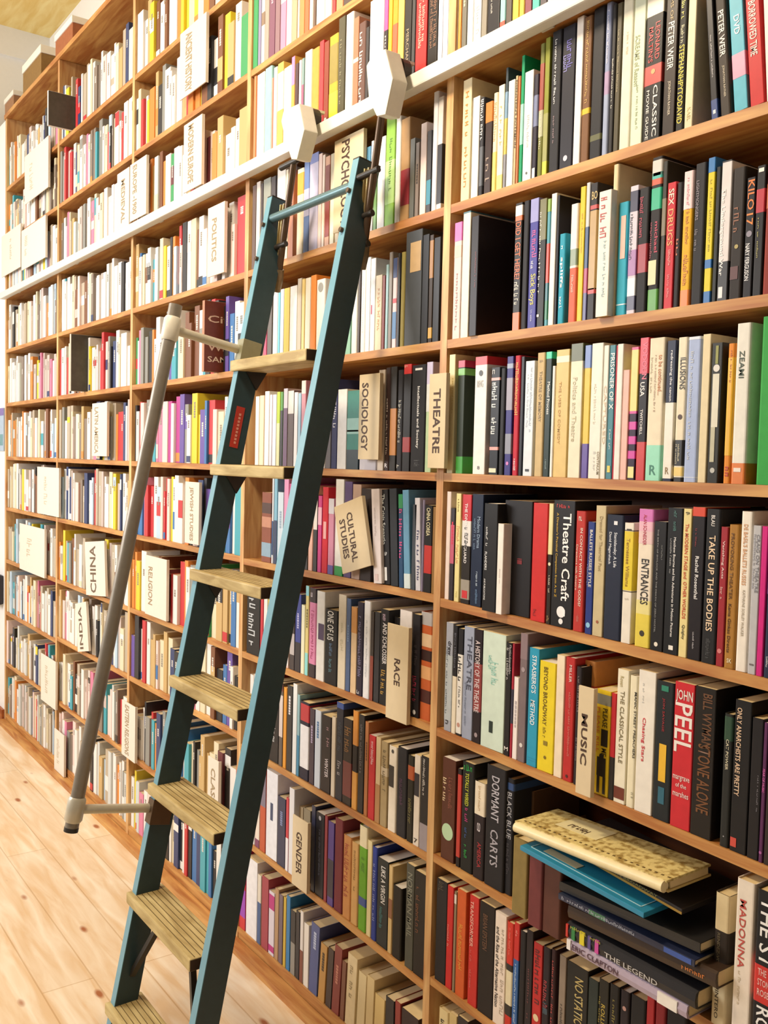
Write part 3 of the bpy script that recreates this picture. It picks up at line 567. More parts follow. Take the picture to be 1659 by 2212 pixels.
build_row('B',2,'''557 567 650;e0ccc4;pale pink
568 575 650;c04c70;magenta-pink
576 586 640;5c5450;dark striped
588 598 628;e8e8e4;white
598.5 603 628;6cc0d4;light blue
603.5 611 626;e0e4f0;bluish white
611.6 623.5 624;e2be30;yellow
624 639 620;e8e4dc;broad ivory
640 649 603;b8ac98;grey-beige
649.5 656 604;e4cc84;pale yellow
657 668 602;e8e4d8;off-white
668.6 680.5 596.5;dc8430;orange
681 699 606;e8e4dc;white with ring;o9a9a94,.1,.3
727 744 580;e8e6e0;white right of the ladder
745 756.5 596;84b89c;pale green
757.5 769.5 553;e4e4de;tall grey-white
771 776 575;40322a;dark brown thin
777 787 558;e8e6e2;white;T~14,.2,.8,c4c4c0,.2,.5,d
787.5 797 558;e6e6e4;cool white
797.5 807.5 560;e2e2e4;cool white with red mark;sb83058,.5,.6,.3,.2
808.5 822.5 596.5;e8d8b8;cream with orange lettering;T~14,.1,.8,d8a070,.4,.5,d
823 829 596;98382c;brick red
830 836 572.6;a0c8cc;pale teal blue
836.5 844 546;847c74;tall grey
845.5 854.5 559;e0c8cc;red and white above blue;b3c4c78,.0,.22;bc84c58,.45,.5;b4c7cb0,.6,.9
855 861 548;28272b;slim black
862 871 546;94884c;olive green
872 907 504;44474a;thick charcoal with gold label;sb89868,.1,.36,.62,.65
908 922 509;262628;black next to charcoal
923 931.5 509;3a2c20;black with gold strip;b9c6c30,.05,.4;bc89c3c,.86,.96
932.5 946.5 515;26262a;black beside the post''')
build_row('B',3,'''550 558 857;ece8dc;white
559 568.5 855;e8d4b4;cream
570 579.5 846;ecebe8;white, slim
580.5 586 853;dcd4dc;lilac white
587 595 853;e8e8ec;bluish white
596 603 847;b4cc2c;lime;be0dca8,.42,1
603.5 609 847;5ca040;green over black;b2c2830,.25,1
610 619 840;dcd4dc;white over purple;b6c4c6c,.25,1
620 632.5 845;54403c;brown;bd8d4cc,0,.3
633 641 848;e6e2e0;clean white
641.5 648 850;98bcd0;pale blue
648.5 658 823;d08c9c;rose;be8dcd8,0,.15
693 701.5 900;ecebea;white, short
702.5 713.5 830;6c6870;grey and white
714.6 726 820;383c68;dark blue, white title;T~9,.08,.55,e8e8ec,.6,.5,d
727 746.5 842;e8e6e2;broad white
747.5 773 845;3c8478;teal with landscape;b8cbcb0,.35,.55;bc85434,.5,.52;b24343c,.75,1
775 812 840;d0ccd4;lilac behind SOCIOLOGY sign
814 827 800;e8d8c4;cream behind SOCIOLOGY sign
828.5 838.5 795;3a2a27;black with white R;T~16,.3,.85,c8b8ac,.3,.5,d;TR,.93,.97,e8e0e0,.6,.5,h
839.5 853 793;28241f;black with orange streak;bb07434,.4,.44;bb07434,.44,.85
854.5 866.5 800;27262a;black with grey capitals;T~18,.3,.72,b4b4a8,.5,.5,d;T~1,.92,.97,c0bcb0,.6,.5,h
867.5 883.5 788;262527;black with red cap;bc8302c,0,.09;TP,.01,.03,e0a090,.4,.3,h;b9c2c2c,.68,.82
884.5 915 790;242325;thick black reading Intellectuals and Society;T1,.03,.05,dcdcd8,.5,.5,h;TIntellectuals and Society,.2,.78,ecebea,.22,.5,d;T~5,.88,.95,4c4c4c,.4,.5,d
916.5 929.5 783;b8d0a8;pale green with lilac top;bc4bcd8,0,.2;bd8dcd8,.2,.45''')
build_row('B',4,'''564 584 1063;8c5444;brown photographic cover;b4c3430,.15,.3;bc08870,.35,.5;b8ca8bc,.72,.92
585.5 589 1034;e4e4e8;white sliver;b2c4c7c,.5,.9
590 597 1030;7cb4cc;sky blue;b2c3c60,.5,1
598 610 1063;d0e0ec;bluish white, fine lettering;T~14,.1,.8,9cb4c8,.3,.5,d
611 621 1031;d48cb4;pink beside the ladder
622 634 1045;b8387c;deep pink behind ladder
635 647 1062;3c3440;dark behind ladder
648 655 1130;e8e6e4;white
656 664 1110;6c5434;brown-black;b28262a,.4,1
665 674 1049;e4b4a4;peach-pink
675 683.5 1070;28262a;black with white label;be6e0dc,.0,.45
684.6 693 1071;c83084;magenta;be8b4cc,.15,.38
694 706 1052;ce2c3c;vivid red;se8b0b0,.4,.6,.5,.5
707 719 1077;d08cac;pink and blue;bd8d8e8,0,.2;b5c54a0,.88,1
721.5 739 1035;e8e8e4;white with green foot;b2f9a50,.9,1
741 757 1040;5c4c78;violet behind CULTURAL STUDIES sign
758 776 1046;b89c8c;brown behind CULTURAL STUDIES sign
777 800 1055;38302f;dark behind CULTURAL STUDIES sign
807 824.5 1057 l=5 y=-.004;e8dcd8;leaning white;T~12,.2,.5,c8b8b0,.2,.4,d;se0c8c4,.9,.97,.4,.4
825.5 843 1058 l=5;272629;leaning black with white lettering;TThe Crisis Scenario,.05,.58,e0e4e0,.4,.4,d;T~3,.65,.7,e0e0e0,.4,.6,d;se8e8e8,.82,.96,.5,.3
844 860 1056 l=4;2c3036;leaning dark grey
861.5 871 1068 l=3;2c4c70;leaning navy, pink capitals;b2f8c58,.0,.15;T~9,.16,.7,c84c84,.7,.5,d
872.5 886 1059 l=4;6ca0c4;leaning light blue;bd8e8ec,.85,1
887 896 1090;3c4450;slate with white scrawl
897 908 1076 l=3;d8d8e4;leaning white-lilac;T~10,.35,.9,4c5078,.5,.6,d
908.5 912.5 1080;8c84a0;thin lilac-grey
913.6 929.5 1091;262526;black with red block;TCHINA COREA,.03,.35,e8e0b8,.5,.5,d;bc23430,.46,.78
930.5 938 1095;8c6428;olive-brown''')
build_row('B',5,'''532 560 1279;28282a;thick black with white scrawled capitals;T~9,.08,.9,c8ccd0,.5,.4,d
561 567 1285;c42c3c;red, slim, leftmost stretch
568 576 1290;e6e4e0;white, leftmost stretch
577 585 1295;dccb4c;yellow, leftmost stretch
586 604 1300;5c4c48;dark brown behind ladder
606 622.5 1305;e0c8c0;white over red pattern;bc87464,.3,.55;be6e4e4,.75,.96
625 635 1315;3c3436;dark with photo;bb8b0b0,.4,.75
636 648 1282;2c3c8c;blue above black;b28242b,.62,1;T~10,.06,.55,b8b8e0,.4,.5,d;T~4,.62,.85,c84868,.5,.4,d
648.6 656.5 1306;e6e4c4;pale cream
657.5 664.5 1265;dccc84;yellow with light blue top;b8cd0dc,0,.11;T~10,.2,.7,5c5430,.5,.5,d;b8cd8d8,.75,1
665.5 680 1269;dc8cb4;pink label on black;b332a34,.0,.16;b332a34,.85,1;T~14,.25,.8,b04c78,.4,.5,d;T~2,.03,.1,d8ccd4,.6,.5,h
681.5 698.5 1275.6;e8e8e6;white with purple picture;s4c3c60,.36,.54,.6,.7
699.6 726.5 1313.6;262628;thick black reading One of Us;TONE OF US,.02,.41,f0f0ee,.5,.45,d;T~7,.45,.62,5c7ca0,.25,.5,d;T~7,.66,.85,5c8c9c,.25,.5,d
728 744 1283;e4dac4;worn cream;T~8,.3,.6,ccc4a4,.3,.5,d
745 754.5 1292;4a6490;denim blue;T~18,.1,.85,7c98c0,.5,.5,d
755.5 767.5 1310;e6c8a0;orange-topped white;bdc9c54,0,.3
768.5 781 1299.5;302a3c;dark violet;T~18,.15,.8,8480a4,.5,.5,d;T~1,.93,.98,d8d8dc,.5,.4,h
782 796 1297;e8e8ea;clean white;T~16,.2,.8,c4c8cc,.25,.5,d
797 804.5 1320;34281f;green-dotted black over red-brown;b8c3c2c,.5,1;o3cb04c,.08,.3
805.5 817 1321;38383c;black over grey
818 836 1314.6;242426;black with slanted white capitals;T~6,.05,.12,c8b0c0,.5,.5,d;TAND SCHLOSSER,.14,.57,ece8e8,.5,.55,d;T~7,.6,.9,b89040,.5,.45,d
838 858 1330 y=.02;2a2829;black behind the RACE sign
859 885 1316 y=.02;e8dfd8;white behind the RACE sign
886.5 902.5 1325.5;27252a;black with pink lettering;T~7,.3,.5,4c4448,.4,.5,d;T~9,.6,.85,b83c5c,.5,.4,d;oe0e0e0,.95,.2
903.6 928 1320 y=.01;c86434;orange, dark and white patterned;bb8b4b4,0,.12;be8c8a0,.2,.32;b3a2220,.35,.45;be8b078,.5,.62;b4c2420,.72,.84''')
build_row('B',6,'''538 546 1456;e6e4e0;white nearest the left post
546.5 554 1456;e2e0de;second white from left post
555 561 1446;c03c34;red near left post
569 600 1470;28272b;thick black with white capitals;T~16,.15,.75,e0e0e0,.2,.7,d
601 609 1473.5;5c5450;black above cream;bd8ccc8,.15,.65;b6c3434,0,.1
610 617 1484;e0982c;orange strip on black
617.6 629 1479;242326;black reading COLONIAL;TCOLONIAL,.06,.55,e8e4e8,.7,.5,d;T~6,.6,.8,a49c98,.4,.5,d
630 639 1476;e2e6e6;white
639.5 645 1500;8cb4bc;pale teal;b3484a8,.5,1
646 665 1512.5;2c2a3a;red top, white middle, dark foot;bb8303c,.03,.25;be8e8ec,.3,.85
666.5 677 1529;38283c;dark purple;T~12,.05,.3,b8a8c8,.4,.5,d
678 690.5 1532;d0dcec;bluish white with blue lettering;T~9,.05,.5,4c7cb0,.6,.5,d
692 712 1542;2a2428;black with white spaced capitals;T~7,.1,.45,9c7c84,.3,.7,d;TWINTER,.55,.8,e0d8dc,.35,.6,d
713.5 722 1547;e0d4c0;cream, narrow
723.5 738 1515;272a36;black with blue top;b2c4c94,.0,.06;T~12,.2,.5,3c4c5c,.5,.5,d;T~4,.6,.75,a8a4a8,.5,.5,d
738.6 757 1549;2e2523;black with gold ornament;T~6,.1,.4,8c6434,.7,.5,d;b6c2428,.5,.9
758 769.5 1533;2c2728;orange above and below black;bd48c38,.0,.35;bdc9c44,.62,1
771 783 1542;2a282a;black, faint lettering;T~18,.1,.6,706c70,.4,.5,d
784.5 792.5 1558;b06c38;orange-brown;T~12,.2,.7,6c3c20,.5,.5,d
793.6 807 1586;c42f36;bright red, white lettering;T~12,.07,.35,eccccc,.45,.55,d
808.5 819 1590;d4bc90;tan above brown;bb08050,.55,1
820 833.5 1599.5;a8936c;brown photo;T~12,.1,.6,6c5c40,.5,.5,d;bc8b89c,.3,.4
836 853 1608.6;e4dac8;white with black label;o4c4844,.06,.15;s2c2826,.23,.48,.4,.6
854.5 875 1611;27262a;black, violet lettering;T~8,.35,.65,4c2c4c,.4,.5,d
876.5 890 1629;2c2920;black with orange block;bb0542c,.12,.28;T~8,.5,.8,7c7440,.5,.5,d
891 903.5 1629;e4dacc;white with black label box;s242430,.2,.45,.5,.8;T7,.92,.97,34302c,.6,.5,h
905 922 1631;2a282a;black with photo foot;T~18,.03,.42,d8d4d0,.3,.4,d;b9c949c,.72,1''')
build_row('B',7,'''540 549.5 1736;e6e4e4;white with dark lettering;T~8,.1,.6,3c3438,.4,.5,d
550.5 559.5 1684;e8dcd0;cream with pink foot;b7c3c64,.88,1
560.5 572 1656;c05434;violet above orange-red;b7c7488,.0,.46
573.5 597 1661;e6e8f0;thick white with navy label;s38486c,.36,.56,.5,.22
598 614.5 1718;2a3050;navy;T~18,.15,.8,7c88b0,.25,.5,d
615.5 621.5 1722;c23848;red above white;be6e4ea,.55,1
622 633 1700;dcdce0;white with grey edge;s54586c,.1,.4,.8,.3
635 652 1735 y=.02;b8a484;tan behind the GENDER sign
653 668 1744 y=.02;8c8068;brown-grey behind the GENDER sign
670 678.5 1738.5;242a48;dark navy
679.5 697 1751.5;23242b;black, fine lettering;T~18,.2,.75,5c6070,.25,.5,d;oa8a8b0,.06,.15
698 704.5 1760;8c2c38;dark crimson
705.7 718.7 1772;4c3484;purple with white foot label;b2a2438,.45,.9;se4e0dc,.86,.97,.5,.95
719.7 737 1764;743038;maroon
738.5 755 1800.7;c88c54;tan with red lettering;T~14,.1,.75,a84834,.6,.45,d
756 770.5 1816;d0a468;golden tan;T~10,.1,.6,98743c,.3,.5,d
772 788.5 1780;6ca830;green with cream top;be6dab4,0,.2;b2f4c94,.68,.76;T~9,.25,.5,4c8420,.4,.5,d
790 799.5 1813.7;e2d4a0;pale cream
800 810.5 1826.6;2f4090;royal blue;T~16,.15,.8,8c98c8,.4,.5,d
812 835 1850;252b2b;black reading Like a Virgin;TLIKE A VIRGIN,.08,.5,ecece8,.4,.55,d;T~9,.55,.8,3c7c80,.3,.4,d
836 844.5 1868;cdb078;tan;b8c5c3c,.38,.6
845.5 864 1909.6;28241f;black, short
873 890 1863;4c4c42;black-grey with tall grey capitals;TNORMAN MAIL,.08,.7,7c7c6c,.6,.5,d
891 917 1878.5;28231f;thick black, brown capitals;T~14,.15,.6,7c4c30,.3,.3,d''')
build_row('B',8,'''511 529 1829;c22c58;red, magenta and violet;bb83cb4,.0,.12;bc42c34,.15,.5;b9840b8,.5,.85;bc83038,.85,1;se8d0d8,.13,.16,.5,.5
530.5 553.5 1848;e8e8ec;thick white
554.5 562 1887.5;dcd4c4;cream above blue;b3c5c8c,.4,1
563.7 578 1890;a03c4c;rose-maroon
579 591 1922;d8d0dc;white with magenta;bb8307c,.05,.28;bb8307c,.85,.95
592 600 1917;b08c68;tan and grey
600.5 609 1930;6c5c68;grey-purple
610 616 1936;c8a83c;mustard
616.5 624.7 1932.6;2c78ac;strong blue
626 636 1964;8c8880;grey-white;b2a282b,.0,.5
637 645 1966;26242a;black in bottom row
646 653 1966;dcd4cc;white over brown;b7c4434,.55,1
654.5 665 1992;e4dcd0;cream, slightly curled
666 684 1985.7 l=-3;4c5888;blue with pale lettering;T~12,.1,.6,b8c0d8,.6,.5,d
686 700 2030 l=-4;c0904c;leaning tan, black lettering;T~9,.15,.6,3c2c1c,.5,.5,d
702 714 2040 l=-4;3a2a24;leaning dark brown
715 731 2033 l=-4;84342c;leaning red-brown;T~9,.2,.7,c88470,.4,.5,d
733 742 2070 l=-3;7c4c34;leaning brown, slim
744 764 2052 l=-3;e0cca0;leaning cream, faint capitals;T~10,.15,.7,a8946c,.4,.5,d
768 785 2092 l=-3;dcc898;leaning pale yellow
787 803 2102 l=-2;d4bc88;leaning tan wrapped
805 826 2142 l=-2;d8bc7c;leaning buff
830 848 2150;2a2624;black low, behind ladder
850 862 2160;8c342c;brick, low
864 900 2175;3a2c28;wide dark, low''')
# ---------------------------------------------------------------- build the 300 largest books, the rest as one object
SPECS.sort(key=lambda s:-s['area'])
BIG=SPECS[:300]; SMALL=SPECS[300:]
for s in BIG: make_book(**{k:v for k,v in s.items() if k!='area'})
SB=bmesh.new(); CLAY=SB.loops.layers.float_color.new('Col')
def sbox(a,b,h,mtx=None):
    n=len(SB.faces); box(SB,a,b,mtx); SB.faces.ensure_lookup_table(); c=rgb(h)
    for f in SB.faces[n:]:
        for l in f.loops: l[CLAY]=c
def simple_book(X0,X1,zb,h,col,bands,y,lean=0,d=None,marks=0,mc='888888'):
    t=max(.003,X1-X0-.0004); d=d or .15
    m=Matrix.Translation((X0+.0002,y,zb+.0004))@Matrix.Rotation(-math.radians(lean),4,'Y')
    r=min(.0012,t*.2)
    sbox((0,r,0),(.0011,d,h),col,m); sbox((t-.0011,r,0),(t,d,h),col,m); sbox((r,0,0),(t-r,.0012,h),col,m)
    sbox((.0012,.0015,.001),(t-.0012,d-.001,h-.0015),'dcc79c',m)
    for c,f0,f1 in bands: sbox((r*.6,-.0003,h*(1-f1)),(t-r*.6,.0004,h*(1-f0)),c,m)
    if marks:
        z=h*(.9-.2*R.random()); 
        for i in range(marks):
            L=.003+.004*R.random(); sbox((t*.35,-.0006,z-L),(t*.65,-.0003,z),mc,m); z-=L+.0016
            if z<h*.15: break
for s in SMALL:
    bands=[(f[0],float(f[1]),float(f[2])) for f in (p[1:].split(',') for p in s['parts'] if p[0]=='b')]
    tm=[p for p in s['parts'] if p[0]=='T']; mk=0; mc='888'
    if tm: q=tm[0][1:].rsplit(',',6); mk=7; mc=q[3]
    simple_book(s['X0'],s['X1'],s['zb'],s['h'],s['col'],bands,s['y'],s['lean'],None,mk,mc)
PAL=dict(w='e9e6e1',c='e2d6b6',l='cdd2d0',g='8e8e88',k='26262a',b='3c74b0',t='44a4b4',a='30406c',r='c4343a',p='d880a0',m='b4388c',v='6650a0',y='e2cc34',o='de8a3c',n='7a4c30',d='c8a870',e='379a5c',f='b8d0e2',h='ead2ca',u='682c34',i='b8ab96',j='84766a',q='c8b8b0')
ROWSC={('C',-2):'wwdynwwnwwoyycyhonhwkrd',('C',-1):'fcrwyodkgwwwwwdrooynkwnydwe',('C',0):'hncwodlnowewwwwdrchuhodwwwd',
('C',1):'dbwclwtwlgcywkofrhkwcnwwwhgwwhr',('C',2):'ewpggkowwwhfvtwcnnnwtkrkkkvbwf',('C',3):'klrhgwnttpphmwmvgwyyvbrhcwrph',
('C',4):'wbbprrwfhrrhywwwwokwakvattbwt',('C',5):'ooywwwwnunrwrowgkgecdddbwk',('C',6):'vkwrwddhcdcakvrpwcwnkbvwkw',
('C',7):'nwwwkgrtoagwwbbwtckgdddccukwrk',('C',8):'wyflpwhwwnnkwcakwrkbattbkwkaw'}
PALE='wwwwwcchlfwiqwhlgwpdjwlkwcriwjqatwnoyi'  # cover colours for the far bays, their overexposure put into the pale mix
HOLES={}
def stand_out(px,bay,lev,y,t,vt,col,ccol,label,d=.19,words=()):
    X=at(px[0],px[1],y).x; zb=max(zl(bay,lev,X),zl(bay,lev,X+t)); h=min(zat(vt,X,y)-zb,.25)
    me,out=cover_mesh(t,h,d,False); bk=link('book',me,None,mat(col,.4,.1,0,.25)); bk.location=(X,y,zb+.0004)
    boxobj('page_block',(.0013,.0014,.001),(t-.0013,d-.001,h-.001),M_PAGEW,bk)
    c=boxobj('front_cover_print',(t,.001,.001),(t+.0005,d-.001,h-.001),mat(ccol,.4,.3),bk)
    for (w_,z0,z1,y1,hx) in words:
        m_,bb=textmesh(w_,.01)
        for v in m_.vertices:
            a=(v.co.x-bb[0])/(bb[2]-bb[0]); b=(v.co.y-bb[1])/(bb[3]-bb[1]); v.co=(.0,.012+(y1-.012)*a,h*(z0+(z1-z0)*b))
        o=link('lettering',m_,bk,mat(hx,.5,0)); o.location=(t+.0008,0,0)
    tag(bk,label,'book','books sticking out of the far rows'); HOLES.setdefault((bay,lev),[]).append((X-.003,X+t+.004)); return bk
stand_out((102,240),'D',-2,-.1,.014,197,'e6e3de','4a4238','book with white spine and dark picture cover sticking out, upper far left')
stand_out((150,800),'D',2,-.06,.018,722,'c8bca8','4c4840','book with dark photographic cover sticking out, left bays, middle height')
stand_out((436,740),'C',2,-.05,.016,650,'b88468','6c3424','brown book with Civil War cover lettering, left of the ladder',.2,(('Civil',.7,.8,.11,'d8b8a0'),('War',.3,.4,.1,'d8b8a0'),('SAMUEL',.14,.22,.14,'e0c8b0')))
def fill(bay,lev,seq,X0=None,X1=None,dark=0):
    x=(BAYX[bay]+WB+.003) if X0 is None else X0; end=(BAYX[bay]+PITCH-.004) if X1 is None else X1
    n=len(seq); avg=(end-x)/n; i=0
    while x<end-.006:
        hole=[q for q in HOLES.get((bay,lev),()) if q[0]-.012<x<q[1]]
        if hole: x=hole[0][1]; i+=1; continue
        t=avg*(.55+.9*R.random()); 
        if i>=n-1 or x+t>end: t=end-x
        t=min(t,.06)
        up=zl(bay,lev-1,x)-TB; zb=zl(bay,lev,x+t)
        h=min(up-zb-.006,.15+.085*R.random()**.8); c=PAL[seq[min(i,n-1)]]
        bands=[]
        rr=R.random()
        if rr<.2: f0=R.random()*.6; bands.append((PAL[R.choice(seq)],f0,f0+.08+.25*R.random()))
        elif rr<.3: bands.append((PAL[R.choice('wckrabo')],.85,.98))
        light=sum(rgb(c)[:3])>1.2
        simple_book(x,x+t,zb,h,c,bands,.003+.012*R.random(),0,.12+.04*R.random(),R.choice((0,0,4,7)),'8c8478' if light else 'd8d4cc')
        x+=t; i+=1
for (b,l),s in ROWSC.items(): fill(b,l,s)
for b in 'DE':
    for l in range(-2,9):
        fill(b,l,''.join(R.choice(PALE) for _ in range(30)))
fill('B',-2,'wcrkoywbndhwgrpvewwkcdyo'); 
me=tomesh(SB,'books'); 
mm=bpy.data.materials.new('book_covers'); mm.use_nodes=True; nt=mm.node_tree; at_=nt.nodes.new('ShaderNodeVertexColor'); at_.layer_name='Col'; nt.links.new(at_.outputs[0],nt.nodes['Principled BSDF'].inputs['Base Color']); nt.nodes['Principled BSDF'].inputs['Roughness'].default_value=.45
o=link('books',me,None,mm); tag(o,'distant rows of tightly shelved books in the far bays and highest rows','books',kind='stuff')
# ---------------------------------------------------------------- shelves: one run of bookcase units
def bookcase(b):
    X0=BAYX[b]; e=empty('bookcase',(X0,0,0))
    names={'A':'pine bookcase unit nearest the camera, filling the right side','B':'pine bookcase unit directly behind the rolling ladder','C':'pine bookcase unit left of the ladder top, third from the right','D':'pine bookcase unit with the CHINA and INDIA signs','E':'pine bookcase unit at the far left end by the end wall'}
    tag(e,names[b],'bookcase','bookcase units along the wall')
    def bo(n,a,c,m,bev=0):
        a=(a[0]-X0,a[1],a[2]); c=(c[0]-X0,c[1],c[2]); return boxobj(n,a,c,m,e,bev)
    bo('upright',(X0,0,.0),(X0+WB,DEP,3.205),W_UP)
    if b=='A': bo('upright',(X0+PITCH,0,0),(X0+PITCH+WB,DEP,3.205),W_UP)
    bo('back_panel',(X0+WB,DEP,0),(X0+PITCH,DEP+.012,3.2),W_BACK)
    for l in range(-2,9):
        bm=bmesh.new(); xa,xb=WB+.0005,PITCH-.0005
        za,zb=zl(b,l,X0+WB),zl(b,l,X0+PITCH)
        vs=box(bm,(xa,.0005,0),(xb,DEP-.001,1))
        for v in vs: v.co.z=(za if v.co.x<.4 else zb)-(TB if v.co.z<.5 else 0)
        link('shelf_board',tomesh(bm,'shelf_board'),e,W_SHELF)
    bo('kick_board',(X0+WB,.002,0),(X0+PITCH,.02,LV[8]-TB),W_SHELF)
for b in 'EDCBA': bookcase(b)
boxobj('top_board',(-4*PITCH-.01,-.005,3.206),(PITCH+.03,DEP+.01,3.228),W_SHELF)
o=bpy.data.objects['top_board']; tag(o,'long pine top board capping the whole run of shelves','shelf board')
# rail for the ladder, with brackets
rail=boxobj('ladder_rail',(-4.6*PITCH+.6,-.042,2.262),(1.1,-.012,2.294),M_RAIL,None,.004)
tag(rail,'pale grey rail running along the shelves that carries the ladder','rail')
for i in range(5):
    X=-3.4+i*.92; boxobj('rail_bracket',(X,-.014,2.268),(X+.03,0.0,2.286),M_RAIL,rail)
# ---------------------------------------------------------------- room
def struct(n,a,b,m): o=boxobj(n,a,b,m); o['kind']='structure'; return o
struct('floor',(-3.86,-3.2,-.05),(2.6,.35,0),W_FLOOR)
struct('wall_back',(-3.86,.27,0),(2.6,.35,3.75),M_WHITE)
struct('wall_end',(-3.94,-3.2,-.05),(-3.86,.35,3.75),M_WHITE)
struct('ceiling',(-3.94,-3.2,3.75),(2.6,.35,3.82),W_CEIL)
struct('trim_1',(-3.86,-.6,3.6),(-3.84,.27,3.75),M_WHITE)
struct('baseboard_end',(-3.86,-3.2,0),(-3.845,-.0,.06),wood('baseboard_wood','a0582c','b87038'))
struct('wall_return',(-3.86,0.0,0),(-3.683,.27,3.2),M_WHITE)
struct('baseboard_return',(-3.845,-.014,0),(-3.683,-.0005,.07),wood('baseboard_wood','8c4824','ac6430'))
struct('trim_2',(-3.68,-.035,0),(PITCH,-.0,.022),W_SHELF)
po=boxobj('poster',(-3.79,-.006,1.47),(-3.685,-.001,1.70),mat('a8bcd0',.5)); boxobj('poster_band',(-3.789,-.0065,1.66),(-3.686,-.006,1.70),mat('7c6ca8'),po); boxobj('poster_picture',(-3.789,-.0065,1.5),(-3.7,-.006,1.56),mat('6c98a0'),po); tag(po,'pale blue and lavender poster strip at the far left end','poster')
pd=boxobj('bag',(-3.8,-.05,.64),(-3.7,-.001,.8),mat('34343c',.7),None,.01); tag(pd,'small dark bag hanging low at the extreme left end','bag')
# ---------------------------------------------------------------- section signs
M_CARD=mat('d9c6a2',.7,.05); M_CARDW=mat('e4dacb',.7,.04); M_INK=mat('4a3426',.6,0)
def sign(pts,txt,label,lines,w=None,mode='d',y=-.012,m=None,inkm=None):
    """pts: top-left pixel and bottom-left pixel, then right pixel; a card standing in front of the books"""
    (u0,v0),(u1,v1),ur=pts
    P=at(u0,v0,y); Q=at(u1,v1,y); X0=(P.x+Q.x)/2; X1=at(ur,(v0+v1)/2,y).x; zt,zb=P.z,Q.z
    ang=math.atan2(P.x-Q.x,zt-zb) if abs(P.x-Q.x)>.012 else 0
    e=empty('section_sign',(Q.x if ang else X0,y,zb)); h=zt-zb; wd=X1-X0
    bm=bmesh.new(); box(bm,(0,-.004,0),(wd,0,h)); box(bm,(wd-.003,0,0),(wd,.006,h))
    link('card',tomesh(bm,'card',.0008),e,m or M_CARD)
    for (t,f0,f1,hf,cf) in lines:
        lettering(t,wd*(cf-hf/2),wd*(cf+hf/2),h*(1-f1),h*(1-f0),-.0045,inkm or M_INK,e,mode,.02)
    if ang: e.rotation_euler=(0,ang,0)
    tag(e,label,'sign','section signs on the shelves'); return e
sign([(783,810),(773,992),822],'',"buff section sign reading SOCIOLOGY, right of the ladder, middle height",[('SOCIOLOGY',.1,.9,.32,.3)],y=-.012)
sign([(929,809),(929,1011),965],'',"buff section sign reading THEATRE, covering the post between the bays",[('THEATRE',.16,.84,.42,.48)],y=-.014)
sign([(723.7,1090),(743,1240),796],'',"tilted buff section sign reading CULTURAL STUDIES in two lines",[('CULTURAL',.16,.88,.2,.5),('STUDIES',.22,.8,.2,.22)],y=-.012)
sign([(838,1344),(838,1549),884],'',"buff section sign reading RACE near the post behind the ladder",[('RACE',.35,.63,.28,.5)],y=-.01)
sign([(634,1757),(634,1908),667],'',"buff section sign reading GENDER low on the shelves right of ladder",[('GENDER',.2,.8,.36,.45)],y=-.016)
sign([(1250,1478),(1250,1712),1283],'',"buff section sign reading MUSIC in the right bay",[('MUSIC',.25,.72,.4,.45)],y=-.016)
sign([(724,308),(724,505),786],'',"buff section sign starting PS behind the top of the ladder",[('PSYCHOLOGY',.04,.95,.28,.4)],y=-.004)
for pts,t,lab,f in [
 ([(391,76),(391,218),447],'ANCIENT HISTORY','cream section sign reading ANCIENT HISTORY, upper left',(.08,.95,.25,.35)),
 ([(399,273),(399,418),438],'MODERN EUROPE','cream section sign reading MODERN EUROPE, standing on the rail',(.05,.9,.3,.4)),
 ([(283,358),(283,480),318],'EUROPE -1900','cream section sign reading EUROPE, second left of MODERN EUROPE',(.05,.9,.25,.3)),
 ([(255,378),(255,500),281],'MEDIEVAL','cream section sign reading MEDIEVAL, left of the EUROPE sign',(.15,.9,.3,.5)),
 ([(451,452),(451,600),487],'POLITICS','cream section sign reading POLITICS, under the rail left of ladder',(.18,.8,.28,.4)),
 ([(402,1040),(402,1172),432],'JEWISH STUDIES','cream section sign reading JEWISH STUDIES, left of the ladder',(.08,.95,.3,.45)),
 ([(316,1198),(316,1325),362],'RELIGION','cream section sign reading RELIGION, left of the ladder',(.18,.82,.2,.25)),
 ([(451,1631),(451,1770),474],'CLASSICS','cream section sign reading CLASSICS, between the ladder stiles',(.15,.95,.4,.5)),
 ([(265,1510),(265,1628),294],'EASTERN RELIGIONS','cream section sign reading EASTERN RELIGIONS, lower left beside handrail',(.05,.95,.3,.4)),
 ([(201,872),(201,985),233],'LATIN AMERICA','cream section sign with faint two word lettering, left of the handrail',(.08,.95,.25,.3)),
 ([(82,1008),(82,1108),129],'~8','large blank-looking pale sign with faint lettering, far left',(.2,.8,.15,.4)),
 ([(44,1130),(44,1228),98],'~6','pale section sign with faint lettering at the far left end',(.2,.8,.2,.4)),
 ([(55,340),(55,443),106],'~8','pale section sign with two faint lines, upper far left',(.2,.8,.15,.3)),
 ([(48,500),(48,585),100],'~6','white section sign resting on the rail, far left',(.2,.7,.12,.2)),
 ([(5,512),(5,600),46],'~6','white section sign at the extreme left above the rail',(.2,.7,.12,.5)),
 ([(90,1410),(90,1510),122],'~6','pale section sign with grey lettering, low far left',(.2,.8,.2,.4)),
 ([(119,1572),(119,1660),140],'~9','pink-white sign with faint lettering in the bottom row, far left',(.2,.8,.3,.4))]:
    sign(pts,t,lab,[(t,f[0],f[1],f[2],f[3])],m=M_CARDW,inkm=mat('a08c6c' if t[0]!='~' else 'c4b69c',.6,0))
